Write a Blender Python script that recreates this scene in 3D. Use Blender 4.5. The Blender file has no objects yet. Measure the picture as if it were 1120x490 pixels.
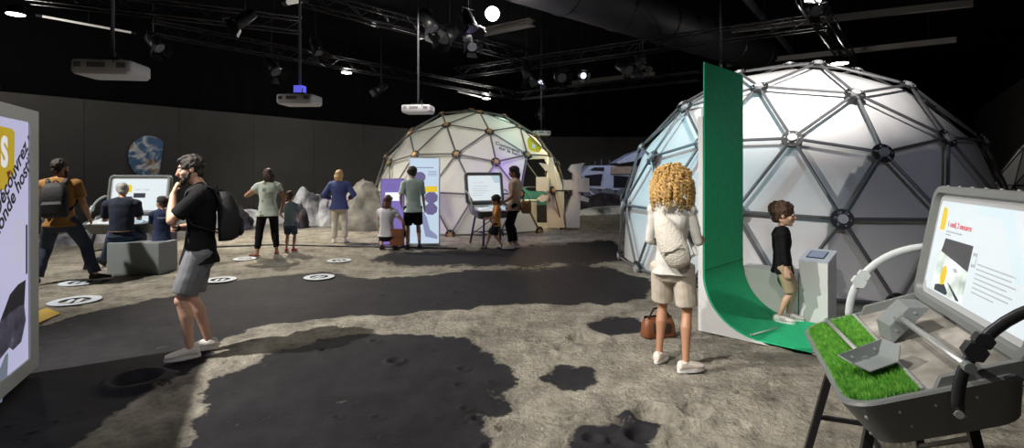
import bpy, bmesh, math, random
import numpy as np
from mathutils import Vector, Matrix, Euler
R = random.Random(7)
PI = math.pi
SC = bpy.context.scene
COL = SC.collection
F_PX, HOR, CAMH = 572.0, 187.4, 1.62

def V(*a): return Vector(a)
def G(px, py, z=0.0):
    """ground point (or point at height z) seen at a photo pixel"""
    Y = (CAMH - z) * F_PX / (py - HOR)
    return Vector(((px - 560.0) / F_PX * Y, Y, z))
def at(px, py, Y):
    return Vector(((px - 560.0) / F_PX * Y, Y, CAMH - (py - HOR) / F_PX * Y))

# ---------------------------------------------------------------- materials
MATS = {}
def mat(name, col, rough=0.6, metal=0.0, var=0.0, scale=20.0, bump=0.0, bscale=60.0, emit=None, estr=0.0, spec=0.5, trans=0.0, sheen=0.0):
    if name in MATS: return MATS[name]
    m = bpy.data.materials.new(name); m.use_nodes = True
    nt = m.node_tree; b = nt.nodes['Principled BSDF']
    b.inputs['Base Color'].default_value = (*col, 1)
    b.inputs['Roughness'].default_value = rough
    b.inputs['Metallic'].default_value = metal
    b.inputs['Specular IOR Level'].default_value = spec
    if sheen: b.inputs['Sheen Weight'].default_value = sheen
    if trans: b.inputs['Transmission Weight'].default_value = trans
    tc = nt.nodes.new('ShaderNodeTexCoord')
    if var:
        n = nt.nodes.new('ShaderNodeTexNoise'); n.inputs['Scale'].default_value = scale; n.inputs['Detail'].default_value = 5
        nt.links.new(tc.outputs['Object'], n.inputs['Vector'])
        mr = nt.nodes.new('ShaderNodeMapRange'); mr.inputs['From Min'].default_value = .25; mr.inputs['From Max'].default_value = .75
        mr.inputs['To Min'].default_value = 1 - var; mr.inputs['To Max'].default_value = 1 + var
        nt.links.new(n.outputs['Fac'], mr.inputs['Value'])
        mx = nt.nodes.new('ShaderNodeVectorMath'); mx.operation = 'SCALE'
        mx.inputs[0].default_value = col
        nt.links.new(mr.outputs['Result'], mx.inputs['Scale'])
        nt.links.new(mx.outputs['Vector'], b.inputs['Base Color'])
    if bump:
        n2 = nt.nodes.new('ShaderNodeTexNoise'); n2.inputs['Scale'].default_value = bscale; n2.inputs['Detail'].default_value = 4
        nt.links.new(tc.outputs['Object'], n2.inputs['Vector'])
        bp = nt.nodes.new('ShaderNodeBump'); bp.inputs['Strength'].default_value = bump; bp.inputs['Distance'].default_value = 0.02
        nt.links.new(n2.outputs['Fac'], bp.inputs['Height']); nt.links.new(bp.outputs['Normal'], b.inputs['Normal'])
    if emit:
        b.inputs['Emission Color'].default_value = (*emit, 1); b.inputs['Emission Strength'].default_value = estr
    MATS[name] = m
    return m

def mat_ramp(name, stops, scale=8.0, detail=4.0, rough=.7, kind='noise', bump=0, rand=1.0, emit=0, obj='Object', metal=0):
    """procedural pattern: noise or voronoi cells through a colour ramp"""
    if name in MATS: return MATS[name]
    m = bpy.data.materials.new(name); m.use_nodes = True
    nt = m.node_tree; b = nt.nodes['Principled BSDF']; b.inputs['Roughness'].default_value = rough; b.inputs['Metallic'].default_value = metal
    tc = nt.nodes.new('ShaderNodeTexCoord')
    if kind == 'noise':
        n = nt.nodes.new('ShaderNodeTexNoise'); n.inputs['Detail'].default_value = detail; out = n.outputs['Fac']
    else:
        n = nt.nodes.new('ShaderNodeTexVoronoi'); out = n.outputs['Distance'] if kind == 'voronoi' else n.outputs['Color']
    n.inputs['Scale'].default_value = scale
    nt.links.new(tc.outputs[obj], n.inputs['Vector'])
    r = nt.nodes.new('ShaderNodeValToRGB')
    while len(r.color_ramp.elements) < len(stops): r.color_ramp.elements.new(.5)
    for e, (p, c) in zip(r.color_ramp.elements, stops): e.position = p; e.color = (*c, 1)
    nt.links.new(out, r.inputs['Fac']); nt.links.new(r.outputs['Color'], b.inputs['Base Color'])
    if bump:
        bp = nt.nodes.new('ShaderNodeBump'); bp.inputs['Strength'].default_value = bump; bp.inputs['Distance'].default_value = .03
        nt.links.new(out, bp.inputs['Height']); nt.links.new(bp.outputs['Normal'], b.inputs['Normal'])
    if emit:
        nt.links.new(r.outputs['Color'], b.inputs['Emission Color']); b.inputs['Emission Strength'].default_value = emit
    MATS[name] = m
    return m

# ---------------------------------------------------------------- mesh builder
class MB:
    def __init__(s): s.bm = bmesh.new()
    def box(s, lo, hi, M=None, bev=0.0):
        r = bmesh.ops.create_cube(s.bm, size=1.0)
        c = [(a + b) / 2 for a, b in zip(lo, hi)]; d = [abs(b - a) for a, b in zip(lo, hi)]
        bmesh.ops.scale(s.bm, vec=d, verts=r['verts']); bmesh.ops.translate(s.bm, vec=c, verts=r['verts'])
        vs = r['verts']
        if bev:
            es = list({e for v in vs for e in v.link_edges})
            rr = bmesh.ops.bevel(s.bm, geom=es, offset=bev, segments=2, affect='EDGES', profile=.7)
            vs = list({v for f in rr['faces'] for v in f.verts} | {v for v in vs if v.is_valid})
        if M: bmesh.ops.transform(s.bm, matrix=M, verts=vs)
        return s
    def rings(s, rings, cap=True, closed=True):
        """loft through rings of equal point count"""
        vr = [[s.bm.verts.new(p) for p in ring] for ring in rings]
        n = len(vr[0])
        for a, b in zip(vr[:-1], vr[1:]):
            for i in range(n if closed else n - 1):
                j = (i + 1) % n
                s.bm.faces.new((a[i], a[j], b[j], b[i]))
        if cap:
            s.bm.faces.new(list(reversed(vr[0]))); s.bm.faces.new(vr[-1])
        return s
    def tube(s, pts, rad, n=8, cap=True, ref=None, flat=1.0, rounded=False):
        """tube along points; rad number or list; elements may be (rx, ry) ; ref = direction of the rx axis"""
        pts = [Vector(p) for p in pts]
        if not isinstance(rad, (list,)): rad = [rad] * len(pts)
        rad = [r if isinstance(r, tuple) else (r, r * flat) for r in rad]
        if rounded:
            d0 = (pts[1] - pts[0]).normalized(); d1 = (pts[-1] - pts[-2]).normalized()
            a0 = []; 
            for k in (.95, .7, .35): a0.append((pts[0] - d0 * max(rad[0]) * k, tuple(x * math.sqrt(1 - k * k) for x in rad[0])))
            a1 = []
            for k in (.35, .7, .95): a1.append((pts[-1] + d1 * max(rad[-1]) * k, tuple(x * math.sqrt(1 - k * k) for x in rad[-1])))
            pts = [p for p, _ in a0] + pts + [p for p, _ in a1]; rad = [r for _, r in a0] + rad + [r for _, r in a1]
        x = None; rings = []
        for i, p in enumerate(pts):
            t = (pts[min(i + 1, len(pts) - 1)] - pts[max(i - 1, 0)]).normalized()
            if ref is not None: x = Vector(ref)
            elif x is None: x = Vector((1, 0, 0)) if abs(t.x) < .9 else Vector((0, 1, 0))
            x = (x - t * x.dot(t))
            if x.length < 1e-5: x = t.orthogonal()
            x.normalize(); y = t.cross(x)
            rx, ry = rad[i]
            rings.append([p + x * (math.cos(2 * PI * k / n) * rx) + y * (math.sin(2 * PI * k / n) * ry) for k in range(n)])
        return s.rings(rings, cap)
    def ell(s, c, r, M=None, u=16, v=10):
        q = bmesh.ops.create_uvsphere(s.bm, u_segments=u, v_segments=v, radius=1.0)
        T = Matrix.Translation(Vector(c)) @ ((M.to_4x4() if M is not None else Matrix.Identity(4)) @ Matrix.Diagonal((*r, 1)))
        bmesh.ops.transform(s.bm, matrix=T, verts=q['verts']); return s
    def cyl(s, a, b, r, n=16, r2=None): return s.tube([a, b], [r, r if r2 is None else r2], n)
    def prism(s, pts, vec):
        """polygon of 3d points swept along vec"""
        pts = [Vector(p) for p in pts]; vec = Vector(vec)
        a = [s.bm.verts.new(p) for p in pts]; b = [s.bm.verts.new(p + vec) for p in pts]
        n = len(a); s.bm.faces.new(list(reversed(a))); s.bm.faces.new(b)
        for i in range(n): s.bm.faces.new((a[i], a[(i + 1) % n], b[(i + 1) % n], b[i]))
        return s
    def build(s, name, m, parent=None, smooth=False, M=None, loc=None):
        bmesh.ops.recalc_face_normals(s.bm, faces=s.bm.faces[:])
        if M: bmesh.ops.transform(s.bm, matrix=M, verts=s.bm.verts[:])
        if loc is not None: bmesh.ops.translate(s.bm, vec=-Vector(loc), verts=s.bm.verts[:])
        me = bpy.data.meshes.new(name); s.bm.to_mesh(me); s.bm.free()
        if m: me.materials.append(m)
        if smooth:
            me.polygons.foreach_set('use_smooth', [True] * len(me.polygons))
            if smooth == 'auto':
                try: me.set_sharp_from_angle(angle=math.radians(35))
                except Exception: pass
        o = bpy.data.objects.new(name, me); COL.objects.link(o)
        if loc is not None: o.location = loc
        if parent: o.parent = parent
        return o

def build_each(mb, name, m, parent, M=None, smooth=False):
    """one object per loose piece of the builder"""
    bmesh.ops.recalc_face_normals(mb.bm, faces=mb.bm.faces[:])
    if M: bmesh.ops.transform(mb.bm, matrix=M, verts=mb.bm.verts[:])
    mb.bm.verts.ensure_lookup_table(); seen = set(); out = []
    for v0 in mb.bm.verts:
        if v0 in seen: continue
        st = [v0]; seen.add(v0); isl = []
        while st:
            v = st.pop(); isl.append(v)
            for e in v.link_edges:
                u = e.other_vert(v)
                if u not in seen: seen.add(u); st.append(u)
        ix = {v: i for i, v in enumerate(isl)}; fc = {f for v in isl for f in v.link_faces}
        me = bpy.data.meshes.new(name); me.from_pydata([v.co[:] for v in isl], [], [[ix[v] for v in f.verts] for f in fc]); me.materials.append(m)
        if smooth: me.polygons.foreach_set('use_smooth', [True] * len(me.polygons))
        o = bpy.data.objects.new(name, me); COL.objects.link(o)
        if parent: o.parent = parent
        out.append(o)
    mb.bm.free(); return out
VOXK = 1.0
def tag(o, label=None, cat=None, group=None, kind=None):
    if label: o['label'] = label
    if cat: o['category'] = cat
    if group: o['group'] = group
    if kind: o['kind'] = kind
    return o
def thing(name, label, cat, loc=(0, 0, 0), rz=0, group=None, M=None):
    o = bpy.data.objects.new(name, None); COL.objects.link(o); o.empty_display_size = .1
    if M is not None: o.matrix_world = M
    else: o.location = loc; o.rotation_euler = (0, 0, rz)
    return tag(o, label, cat, group)
def struct(o): o['kind'] = 'structure'; return o
def copy_tree(o, parent=None):
    c = o.copy(); COL.objects.link(c)
    if parent: c.parent = parent
    for ch in list(o.children): copy_tree(ch, c)
    return c
def text(name, s, size, m, parent, M, align='LEFT', extr=.0008, shear=0.0, sx=1.0, bold=0):
    cu = bpy.data.curves.new(name, 'FONT'); cu.body = s; cu.size = size; cu.align_x = align; cu.extrude = extr; cu.shear = shear
    cu.offset = bold
    o = bpy.data.objects.new(name, cu); COL.objects.link(o)
    dg = bpy.context.evaluated_depsgraph_get(); me = bpy.data.meshes.new_from_object(o.evaluated_get(dg))
    bpy.data.objects.remove(o); bpy.data.curves.remove(cu)
    me.transform(M @ Matrix.Diagonal((sx, 1, 1, 1))); me.materials.clear(); me.materials.append(m)
    q = bpy.data.objects.new(name, me); COL.objects.link(q)
    if parent: q.parent = parent
    return q
def frame(o, x, y):
    """matrix whose local x,y axes are the given world vectors"""
    x = Vector(x).normalized(); y = Vector(y); y = (y - x * x.dot(y)).normalized(); z = x.cross(y)
    M = Matrix((x, y, z)).transposed().to_4x4(); M.translation = Vector(o); return M
def remesh(mb, voxel, it=3, noise=0.0, nscale=30):
    """union of all the closed shells in mb as one continuous skin"""
    bmesh.ops.recalc_face_normals(mb.bm, faces=mb.bm.faces[:])
    me = bpy.data.meshes.new('tmp'); mb.bm.to_mesh(me); mb.bm.free()
    o = bpy.data.objects.new('tmp', me); COL.objects.link(o)
    r = o.modifiers.new('r', 'REMESH'); r.mode = 'VOXEL'; r.voxel_size = voxel * VOXK; r.use_smooth_shade = True
    if it:
        sm = o.modifiers.new('s', 'SMOOTH'); sm.factor = .5; sm.iterations = it
    dg = bpy.context.evaluated_depsgraph_get(); out = bpy.data.meshes.new_from_object(o.evaluated_get(dg))
    bpy.data.objects.remove(o)
    if noise:
        from mathutils import noise as N
        for v in out.vertices:
            v.co += v.normal * noise * N.noise(v.co * nscale)
    out.polygons.foreach_set('use_smooth', [True] * len(out.polygons))
    return out
def meshobj(name, me, m, parent=None):
    me.materials.clear(); me.materials.append(m)
    o = bpy.data.objects.new(name, me); me.name = name; COL.objects.link(o)
    if parent: o.parent = parent
    return o
def rrect(w, d, r, z, n=6, cy=0.0, rb=None):
    """rounded rectangle ring; r radius of front (-y) corners, rb of the back ones"""
    if rb is None: rb = r
    pts = []
    for (sx, sy, a0, rr) in ((1, 1, 0, rb), (-1, 1, 90, rb), (-1, -1, 180, r), (1, -1, 270, r)):
        for k in range(n + 1):
            a = math.radians(a0 + 90 * k / n)
            pts.append(Vector((sx * (w / 2 - rr) + rr * math.cos(a), cy + sy * (d / 2 - rr) + rr * math.sin(a), z)))
    return pts
# ================================================================ camera
cam_d = bpy.data.cameras.new('camera'); cam = bpy.data.objects.new('camera', cam_d); COL.objects.link(cam)
cam.location = (0, 0, CAMH); cam.rotation_euler = (PI / 2, 0, 0)
cam_d.sensor_width = 36; cam_d.lens = 36 * F_PX / 1120; cam_d.shift_y = -(245 - HOR) / 1120; cam_d.clip_end = 200
SC.camera = cam
SC.view_settings.view_transform = 'Standard'; SC.view_settings.look = 'None'; SC.view_settings.gamma = 1
SC.view_settings.use_curve_mapping = False; SC.view_settings.exposure = 0.0
w = bpy.data.worlds.new('world'); SC.world = w; w.use_nodes = True
w.node_tree.nodes['Background'].inputs[0].default_value = (.5, .55, .7, 1); w.node_tree.nodes['Background'].inputs[1].default_value = 0.0

# ================================================================ floor
def hashn(ix, iy, seed):
    h = (ix.astype(np.int64) * 374761393 + iy.astype(np.int64) * 668265263 + seed * 974634777) & 0x7fffffff
    h = ((h ^ (h >> 13)) * 1274126177) & 0x7fffffff
    return ((h ^ (h >> 16)) & 0xffff) / 65535.0
def vnoise(x, y, seed=0):
    ix = np.floor(x).astype(np.int64); iy = np.floor(y).astype(np.int64); fx = x - ix; fy = y - iy
    fx = fx * fx * (3 - 2 * fx); fy = fy * fy * (3 - 2 * fy)
    a = hashn(ix, iy, seed); b = hashn(ix + 1, iy, seed); c = hashn(ix, iy + 1, seed); d = hashn(ix + 1, iy + 1, seed)
    return (a * (1 - fx) + b * fx) * (1 - fy) + (c * (1 - fx) + d * fx) * fy
def fbm(x, y, o=4, seed=0):
    t = 0; a = .5; s = 0
    for k in range(o):
        t = t + a * vnoise(x * 2 ** k, y * 2 ** k, seed + k * 17); s += a; a *= .5
    return t / s
def inpoly(x, y, poly):
    r = np.zeros(x.shape, bool); n = len(poly)
    for i in range(n):
        x1, y1 = poly[i]; x2, y2 = poly[(i + 1) % n]
        if y1 == y2: continue
        c = ((y1 > y) != (y2 > y)) & (x < (x2 - x1) * (y - y1) / (y2 - y1) + x1)
        r ^= c
    return r
def gp(l): return [tuple(G(a, b)[:2]) for a, b in l]
# dark basalt plains of the printed lunar surface, plus left panel's shade painted in
MARIA_SHADE = [gp(q) for q in (
    [(185, 500), (215, 440), (252, 408), (300, 384), (380, 363), (450, 362), (500, 368), (545, 385), (564, 405), (560, 425), (535, 450), (520, 500), (500, 900), (100, 900)],
    [(-60, 366), (43, 354), (110, 336), (193, 321), (235, 306), (300, 302), (350, 296), (400, 305), (470, 300), (530, 294), (600, 292), (664, 290), (712, 306), (712, 325), (640, 333), (540, 331), (500, 338), (440, 341), (380, 345), (300, 352), (245, 366), (232, 385), (150, 440), (69, 490), (30, 540), (-60, 620)],  # left end also paints the information panel's shadow in as dark floor
    [(618, 500), (628, 468), (668, 450), (716, 456), (700, 500), (690, 560), (600, 560)],
    [(590, 409), (606, 396), (650, 398), (642, 412), (604, 424)],
    [(400, 283), (430, 276), (560, 270), (670, 262), (690, 285), (600, 289), (530, 289), (440, 291)],
    [(640, 352), (660, 343), (700, 347), (706, 362), (668, 363)],
)]
def build_floor():
    ys = [0.6]
    while ys[-1] < 8.5: ys.append(ys[-1] + max(.014, ys[-1] * .0042))
    while ys[-1] < 33: ys.append(ys[-1] + ys[-1] * .012)
    ys = np.array([-6, -3, -1, 0, .3] + ys)
    xs = [0.0]
    while xs[-1] < 6.5: xs.append(xs[-1] + .020)
    while xs[-1] < 27: xs.append(xs[-1] + .022 + (xs[-1] - 6.5) * .02)
    xs = np.array(sorted([-a for a in xs[1:]] + xs))
    X, Y = np.meshgrid(xs, ys)
    wx = X + .35 * (fbm(X * 2.2, Y * 2.2, 4, 3) - .5) + .26 * (fbm(X * 7, Y * 7, 4, 31) - .5); wy = Y + .35 * (fbm(X * 2.2, Y * 2.2, 4, 9) - .5) + .26 * (fbm(X * 7, Y * 7, 4, 37) - .5)
    mare_shade = np.zeros(X.shape, bool)
    for p in MARIA_SHADE: mare_shade |= inpoly(wx, wy, p)
    mare_shade = mare_shade.astype(float)
    k = mare_shade.copy()
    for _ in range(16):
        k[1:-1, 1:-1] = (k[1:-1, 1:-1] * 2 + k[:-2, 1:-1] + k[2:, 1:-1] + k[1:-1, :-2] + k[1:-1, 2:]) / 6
    mare_shade = k
    near = np.clip((9 - Y) / 4, 0.15, 1)
    ridge = 1 - np.abs(2 * fbm(X * 2.6, Y * 4.2, 5, 50) - 1)
    h = (1 - mare_shade) * (.034 * (fbm(X * 5, Y * 8, 5, 21) - .5) + .034 * (ridge - .8) + .016 * (1 - np.abs(2 * fbm(X * 9, Y * 15, 4, 61) - 1) - .75)) + mare_shade * .004 * (fbm(X * 6, Y * 6, 4, 77) - .5) - mare_shade * .010
    rr = random.Random(5)
    cr = []
    for (px, py, r) in ((548, 373, .0), (640, 372, .21), (620, 383, .13), (432, 393, .075), (506, 401, .05), (522, 455, .055), (512, 459, .035), (716, 455, .17), (758, 451, .14), (703, 476, .12), (648, 477, .07), (555, 468, .09),
                        (812, 431, .07), (812, 463, .06), (150, 415, .19), (535, 487, .06), (540, 473, .06), (628, 456, .05), (410, 371, .05), (520, 378, .04), (668, 480, .04), (580, 372, .06), (462, 345, .1), (500, 318, .07), (420, 322, .06), (590, 345, .06), (845, 420, .05), (870, 445, .06), (790, 395, .05), (735, 430, .05)):
        if r: g = G(px, py); cr.append((g.x, g.y, r))
    for _ in range(260):
        Yc = rr.uniform(1.8, 9); Xc = rr.uniform(-1, 1) * Yc; cr.append((Xc, Yc, rr.uniform(.012, .045)))
    for cx, cy, r in cr:
        i0, i1 = np.searchsorted(ys, [cy - 2.2 * r, cy + 2.2 * r]); j0, j1 = np.searchsorted(xs, [cx - 2.2 * r, cx + 2.2 * r])
        if i1 - i0 < 2 or j1 - j0 < 2: continue
        d = np.hypot(X[i0:i1, j0:j1] - cx, Y[i0:i1, j0:j1] - cy) / r
        h[i0:i1, j0:j1] += r * .27 * (np.exp(-((d - 1) / .28) ** 2) - .9 * np.exp(-(d / .75) ** 4))
    h = np.where(Y < .5, 0, h) * near
    h = np.clip(h, -.035, .035) - .012
    nx, ny = len(xs), len(ys)
    co = np.stack([X, Y, h], -1).reshape(-1, 3)
    idx = np.arange(nx * ny).reshape(ny, nx)
    f = np.stack([idx[:-1, :-1], idx[:-1, 1:], idx[1:, 1:], idx[1:, :-1]], -1).reshape(-1, 4)
    me = bpy.data.meshes.new('floor')
    me.vertices.add(len(co)); me.vertices.foreach_set('co', co.ravel().astype(np.float32))
    me.loops.add(f.size); me.loops.foreach_set('vertex_index', f.ravel().astype(np.int32))
    me.polygons.add(len(f)); me.polygons.foreach_set('loop_start', np.arange(0, f.size, 4, dtype=np.int32)); me.polygons.foreach_set('loop_total', np.full(len(f), 4, dtype=np.int32))
    me.polygons.foreach_set('use_smooth', [True] * len(f)); me.update()
    a = me.attributes.new('mare_shade', 'FLOAT', 'POINT'); a.data.foreach_set('value', mare_shade.ravel().astype(np.float32))
    o = bpy.data.objects.new('floor', me); COL.objects.link(o); struct(o)
    m = bpy.data.materials.new('lunar_floor'); m.use_nodes = True; nt = m.node_tree; b = nt.nodes['Principled BSDF']; L = nt.links.new
    at_ = nt.nodes.new('ShaderNodeAttribute'); at_.attribute_name = 'mare_shade'
    tc = nt.nodes.new('ShaderNodeTexCoord')
    n1 = nt.nodes.new('ShaderNodeTexNoise'); n1.inputs['Scale'].default_value = 2.2; n1.inputs['Detail'].default_value = 9; n1.inputs['Roughness'].default_value = .65
    n2 = nt.nodes.new('ShaderNodeTexNoise'); n2.inputs['Scale'].default_value = 9; n2.inputs['Detail'].default_value = 8; n2.inputs['Roughness'].default_value = .7
    L(tc.outputs['Object'], n1.inputs['Vector']); L(tc.outputs['Object'], n2.inputs['Vector'])
    rh = nt.nodes.new('ShaderNodeValToRGB'); e = rh.color_ramp.elements; e[0].position = .3; e[0].color = (.045, .040, .036, 1); e[1].position = .62; e[1].color = (.52, .475, .39, 1)
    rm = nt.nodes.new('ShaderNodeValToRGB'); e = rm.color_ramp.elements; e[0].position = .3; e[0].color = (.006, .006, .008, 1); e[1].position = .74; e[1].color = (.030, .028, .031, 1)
    mixn = nt.nodes.new('ShaderNodeMix'); mixn.data_type = 'FLOAT'; mixn.inputs[0].default_value = .42; L(n1.outputs['Fac'], mixn.inputs[2]); L(n2.outputs['Fac'], mixn.inputs[3])
    L(mixn.outputs[0], rh.inputs['Fac']); L(mixn.outputs[0], rm.inputs['Fac'])
    # soften the border with noise
    ad = nt.nodes.new('ShaderNodeMath'); ad.operation = 'MULTIPLY_ADD'; nz = nt.nodes.new('ShaderNodeMath'); nz.operation = 'ADD'; L(n1.outputs['Fac'], nz.inputs[0]); L(n2.outputs['Fac'], nz.inputs[1]); L(nz.outputs[0], ad.inputs[0]); ad.inputs[1].default_value = 1.7
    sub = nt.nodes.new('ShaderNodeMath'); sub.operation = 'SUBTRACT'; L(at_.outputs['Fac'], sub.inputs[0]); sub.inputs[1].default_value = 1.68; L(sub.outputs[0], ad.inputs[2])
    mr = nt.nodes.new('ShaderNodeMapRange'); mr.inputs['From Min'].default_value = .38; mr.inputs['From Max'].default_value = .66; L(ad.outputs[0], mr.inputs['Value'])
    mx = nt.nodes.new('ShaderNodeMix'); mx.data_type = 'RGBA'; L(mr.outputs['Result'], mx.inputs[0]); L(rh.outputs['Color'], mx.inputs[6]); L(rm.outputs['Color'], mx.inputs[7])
    L(mx.outputs[2], b.inputs['Base Color']); b.inputs['Roughness'].default_value = .7; b.inputs['Specular IOR Level'].default_value = .12
    n3 = nt.nodes.new('ShaderNodeTexNoise'); n3.inputs['Scale'].default_value = 26; n3.inputs['Detail'].default_value = 7; n3.inputs['Roughness'].default_value = .65
    L(tc.outputs['Object'], n3.inputs['Vector'])
    bp = nt.nodes.new('ShaderNodeBump'); bp.inputs['Distance'].default_value = .07
    bs = nt.nodes.new('ShaderNodeMapRange'); bs.inputs['To Min'].default_value = 1.0; bs.inputs['To Max'].default_value = .12; L(mr.outputs['Result'], bs.inputs['Value']); L(bs.outputs['Result'], bp.inputs['Strength'])
    L(n3.outputs['Fac'], bp.inputs['Height']); L(bp.outputs['Normal'], b.inputs['Normal'])
    me.materials.append(m)
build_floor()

# ================================================================ walls
M_WALL = mat('wall_panel_grey', (.056, .053, .050), .75, var=.12, scale=1.2)
M_BLACK = mat('black_curtain', (.004, .004, .005), .95, spec=.1)
M_CEIL = mat('black_ceiling', (.006, .0055, .007), .9, spec=.1)
def wall(name, a, b, h, th=.12, panel=2.4, m=None, z0=-.03):
    a = Vector(a); b = Vector(b); L = (b - a).length; d = (b - a) / L; nrm = Vector((-d.y, d.x, 0))
    mb = MB(); n = max(1, round(L / panel)); g = .006
    mb.box((0, .02, z0), (L, th, h))
    for i in range(n):                                   # separate boards with dark joints
        mb.box((i * L / n + g, 0, z0), ((i + 1) * L / n - g, .03, h))
    M = Matrix((d, nrm, Vector((0, 0, 1)))).transposed().to_4x4(); M.translation = a
    return struct(mb.build(name, m or M_WALL, M=M))
wl0, wl1 = V(-19.9, 2.6, 0), V(-.85, 30, 0)
wall('wall_left', wl0, wl1, 3.6)
wall('wall_back', (-.85, 30, 0), (27, 30, 0), 3.6)
wall('wall_right', (25.8, 29.1, 0), (5.2, .6, 0), 4.95)
# black drapes above and behind the grey boards
def drape(name, a, b):
    a = Vector(a); b = Vector(b); L = (b - a).length; d = (b - a) / L; nrm = Vector((-d.y, d.x, 0)); n = int(L / .12)
    mb = MB(); lo = []; hi = []
    for i in range(n + 1):
        p = a + d * (L * i / n) + nrm * (.05 * math.sin(i * 1.1) + .02 * math.sin(i * .37)); lo.append(p + V(0, 0, -.03)); hi.append(p + V(0, 0, 6.9))
    va = [mb.bm.verts.new(p) for p in lo]; vb = [mb.bm.verts.new(p) for p in hi]
    for i in range(n): mb.bm.faces.new((va[i], va[i + 1], vb[i + 1], vb[i]))
    return struct(mb.build(name, M_BLACK, smooth=True))
nl = V(-.82, .57, 0) * .45
drape('wall_left', wl0 + nl * 1.0, wl1 + nl + V(0, .5, 0))
drape('wall_back', (-2, 30.7, 0), (28, 30.7, 0))
drape('wall_right', (27.0, 30.7, 0), (5.75, .2, 0))
drape('wall_front', (6, -5.5, 0), (-20, -5.5, 0))
mb = MB(); mb.box((-21, -6, 6.8), (28, 31.5, 6.9))
struct(mb.build('ceiling', M_CEIL))
# ================================================================ geodesic domes
def icoV():
    Vv = [Vector((0, 0, 1))]; a = math.atan(.5)
    for k in range(5): t = 2 * PI * k / 5; Vv.append(Vector((math.cos(a) * math.cos(t), math.cos(a) * math.sin(t), math.sin(a))))
    for k in range(5): t = 2 * PI * (k + .5) / 5; Vv.append(Vector((math.cos(a) * math.cos(t), math.cos(a) * math.sin(t), -math.sin(a))))
    Vv.append(Vector((0, 0, -1))); return Vv
def geo3():
    Vv = icoV(); P = []; T = []
    def idx(p):
        p = p.normalized()
        for i, q in enumerate(P):
            if (p - q).length < 1e-4: return i
        P.append(p); return len(P) - 1
    for i in range(12):
        for j in range(i + 1, 12):
            for k in range(j + 1, 12):
                A, B, C = Vv[i], Vv[j], Vv[k]
                if max((A - B).length, (B - C).length, (A - C).length) > 1.1: continue
                g = {}
                for a in range(4):
                    for b in range(4 - a): g[a, b] = idx(A * (3 - a - b) / 3 + B * a / 3 + C * b / 3)
                for a in range(3):
                    for b in range(3 - a):
                        T.append((g[a, b], g[a + 1, b], g[a, b + 1]))
                        if a + b < 2: T.append((g[a + 1, b], g[a + 1, b + 1], g[a, b + 1]))
    return P, T
GP, GT = geo3()
def dome(name, label, cx, cy, cz, RR, yaw, skin, strut_m, hub_m, plate_m, skip=lambda c: False, skin_off=.970, sr=.028, group=None, seam=None, cull=None):
    root = thing(name, label, 'dome', (cx, cy, 0), 0, group)
    c, s = math.cos(yaw), math.sin(yaw)
    def pos(i, k=1.0):
        p = GP[i]; z = p.z
        q = Vector((p.x * c - p.y * s, p.x * s + p.y * c, z)) * RR * k
        q.z += cz
        if z < -.1: q.z = .035
        return q
    keep = [t for t in GT if min(GP[i].z for i in t) > -.25]
    ctr = lambda t: sum((pos(i) for i in t), Vector()) / 3
    # fabric skin, one membrane with slight inward belly between the struts
    mb = MB(); cache = {}
    for t in keep:
        if skip(ctr(t) + V(cx, cy, 0)): continue
        a, b, d = (pos(i, skin_off) for i in t); n = 6; grid = {}
        for u in range(n + 1):
            for v in range(n + 1 - u):
                w_ = n - u - v; p = (a * w_ + b * u + d * v) / n
                bel = 27 * (u / n) * (v / n) * (w_ / n)
                q = p - (p - V(0, 0, cz)).normalized() * .010 * bel
                key = tuple(round(x, 3) for x in q)
                if key not in cache: cache[key] = mb.bm.verts.new(q)
                grid[u, v] = cache[key]
        for u in range(n):
            for v in range(n - u):
                try: mb.bm.faces.new((grid[u, v], grid[u + 1, v], grid[u, v + 1]))
                except ValueError: pass
                if u + v < n - 1:
                    try: mb.bm.faces.new((grid[u + 1, v], grid[u + 1, v + 1], grid[u, v + 1]))
                    except ValueError: pass
    o = mb.build('fabric_membrane', skin, root, smooth='auto')
    ed = set()
    for t in keep:
        for i in range(3): ed.add(tuple(sorted((t[i], t[(i + 1) % 3]))))
    camv = V(-cx, -cy, CAMH)
    es = sorted(ed, key=lambda e: ((pos(e[0]) + pos(e[1])) / 2 - camv).length)
    if cull: es = [e for e in es if not cull((pos(e[0]) + pos(e[1])) / 2 + V(cx, cy, 0))]
    rest = MB()
    for k, (i, j) in enumerate(es):
        a, b = pos(i), pos(j); d = (b - a).normalized(); a2, b2 = a + d * .07, b - d * .07
        out = ((a + b) / 2 - V(0, 0, cz)).normalized()
        m_ = rest if k >= 95 else MB()
        m_.tube([a2, b2], [(sr, sr * .8)] * 2, 8, ref=d.cross(out))
        m_.tube([a2 - d * .03, a2 + d * .05], [(sr * 1.25, sr * .45)] * 2, 6, ref=d.cross(out)); m_.tube([b2 - d * .05, b2 + d * .03], [(sr * 1.25, sr * .45)] * 2, 6, ref=d.cross(out))
        if k < 95: m_.build('strut', strut_m, root)
    if len(es) > 95: tag(rest.build('rear_strut', strut_m, root), kind='stuff')
    ids = sorted({i for e in es for i in e})
    for i in ids:
        p = pos(i); out = (p - V(0, 0, cz)).normalized()
        h = MB().tube([p - out * .035, p - out * .004], [.128, .128], 22).build('hub', hub_m, root)
        q = MB(); q.tube([p - out * .004, p + out * .034], [.060, .056], 18); q.tube([p + out * .034, p + out * .044], [.012, .012], 8)
        for a_ in range(6):
            t_ = out.orthogonal().normalized(); t_ = Matrix.Rotation(a_ * PI / 3, 3, out) @ t_
            q.tube([p + t_ * .085 + out * .012, p + t_ * .085 + out * .024], .009, 6)
        q.build('hub_plate', plate_m, h)
    return root, pos
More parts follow.
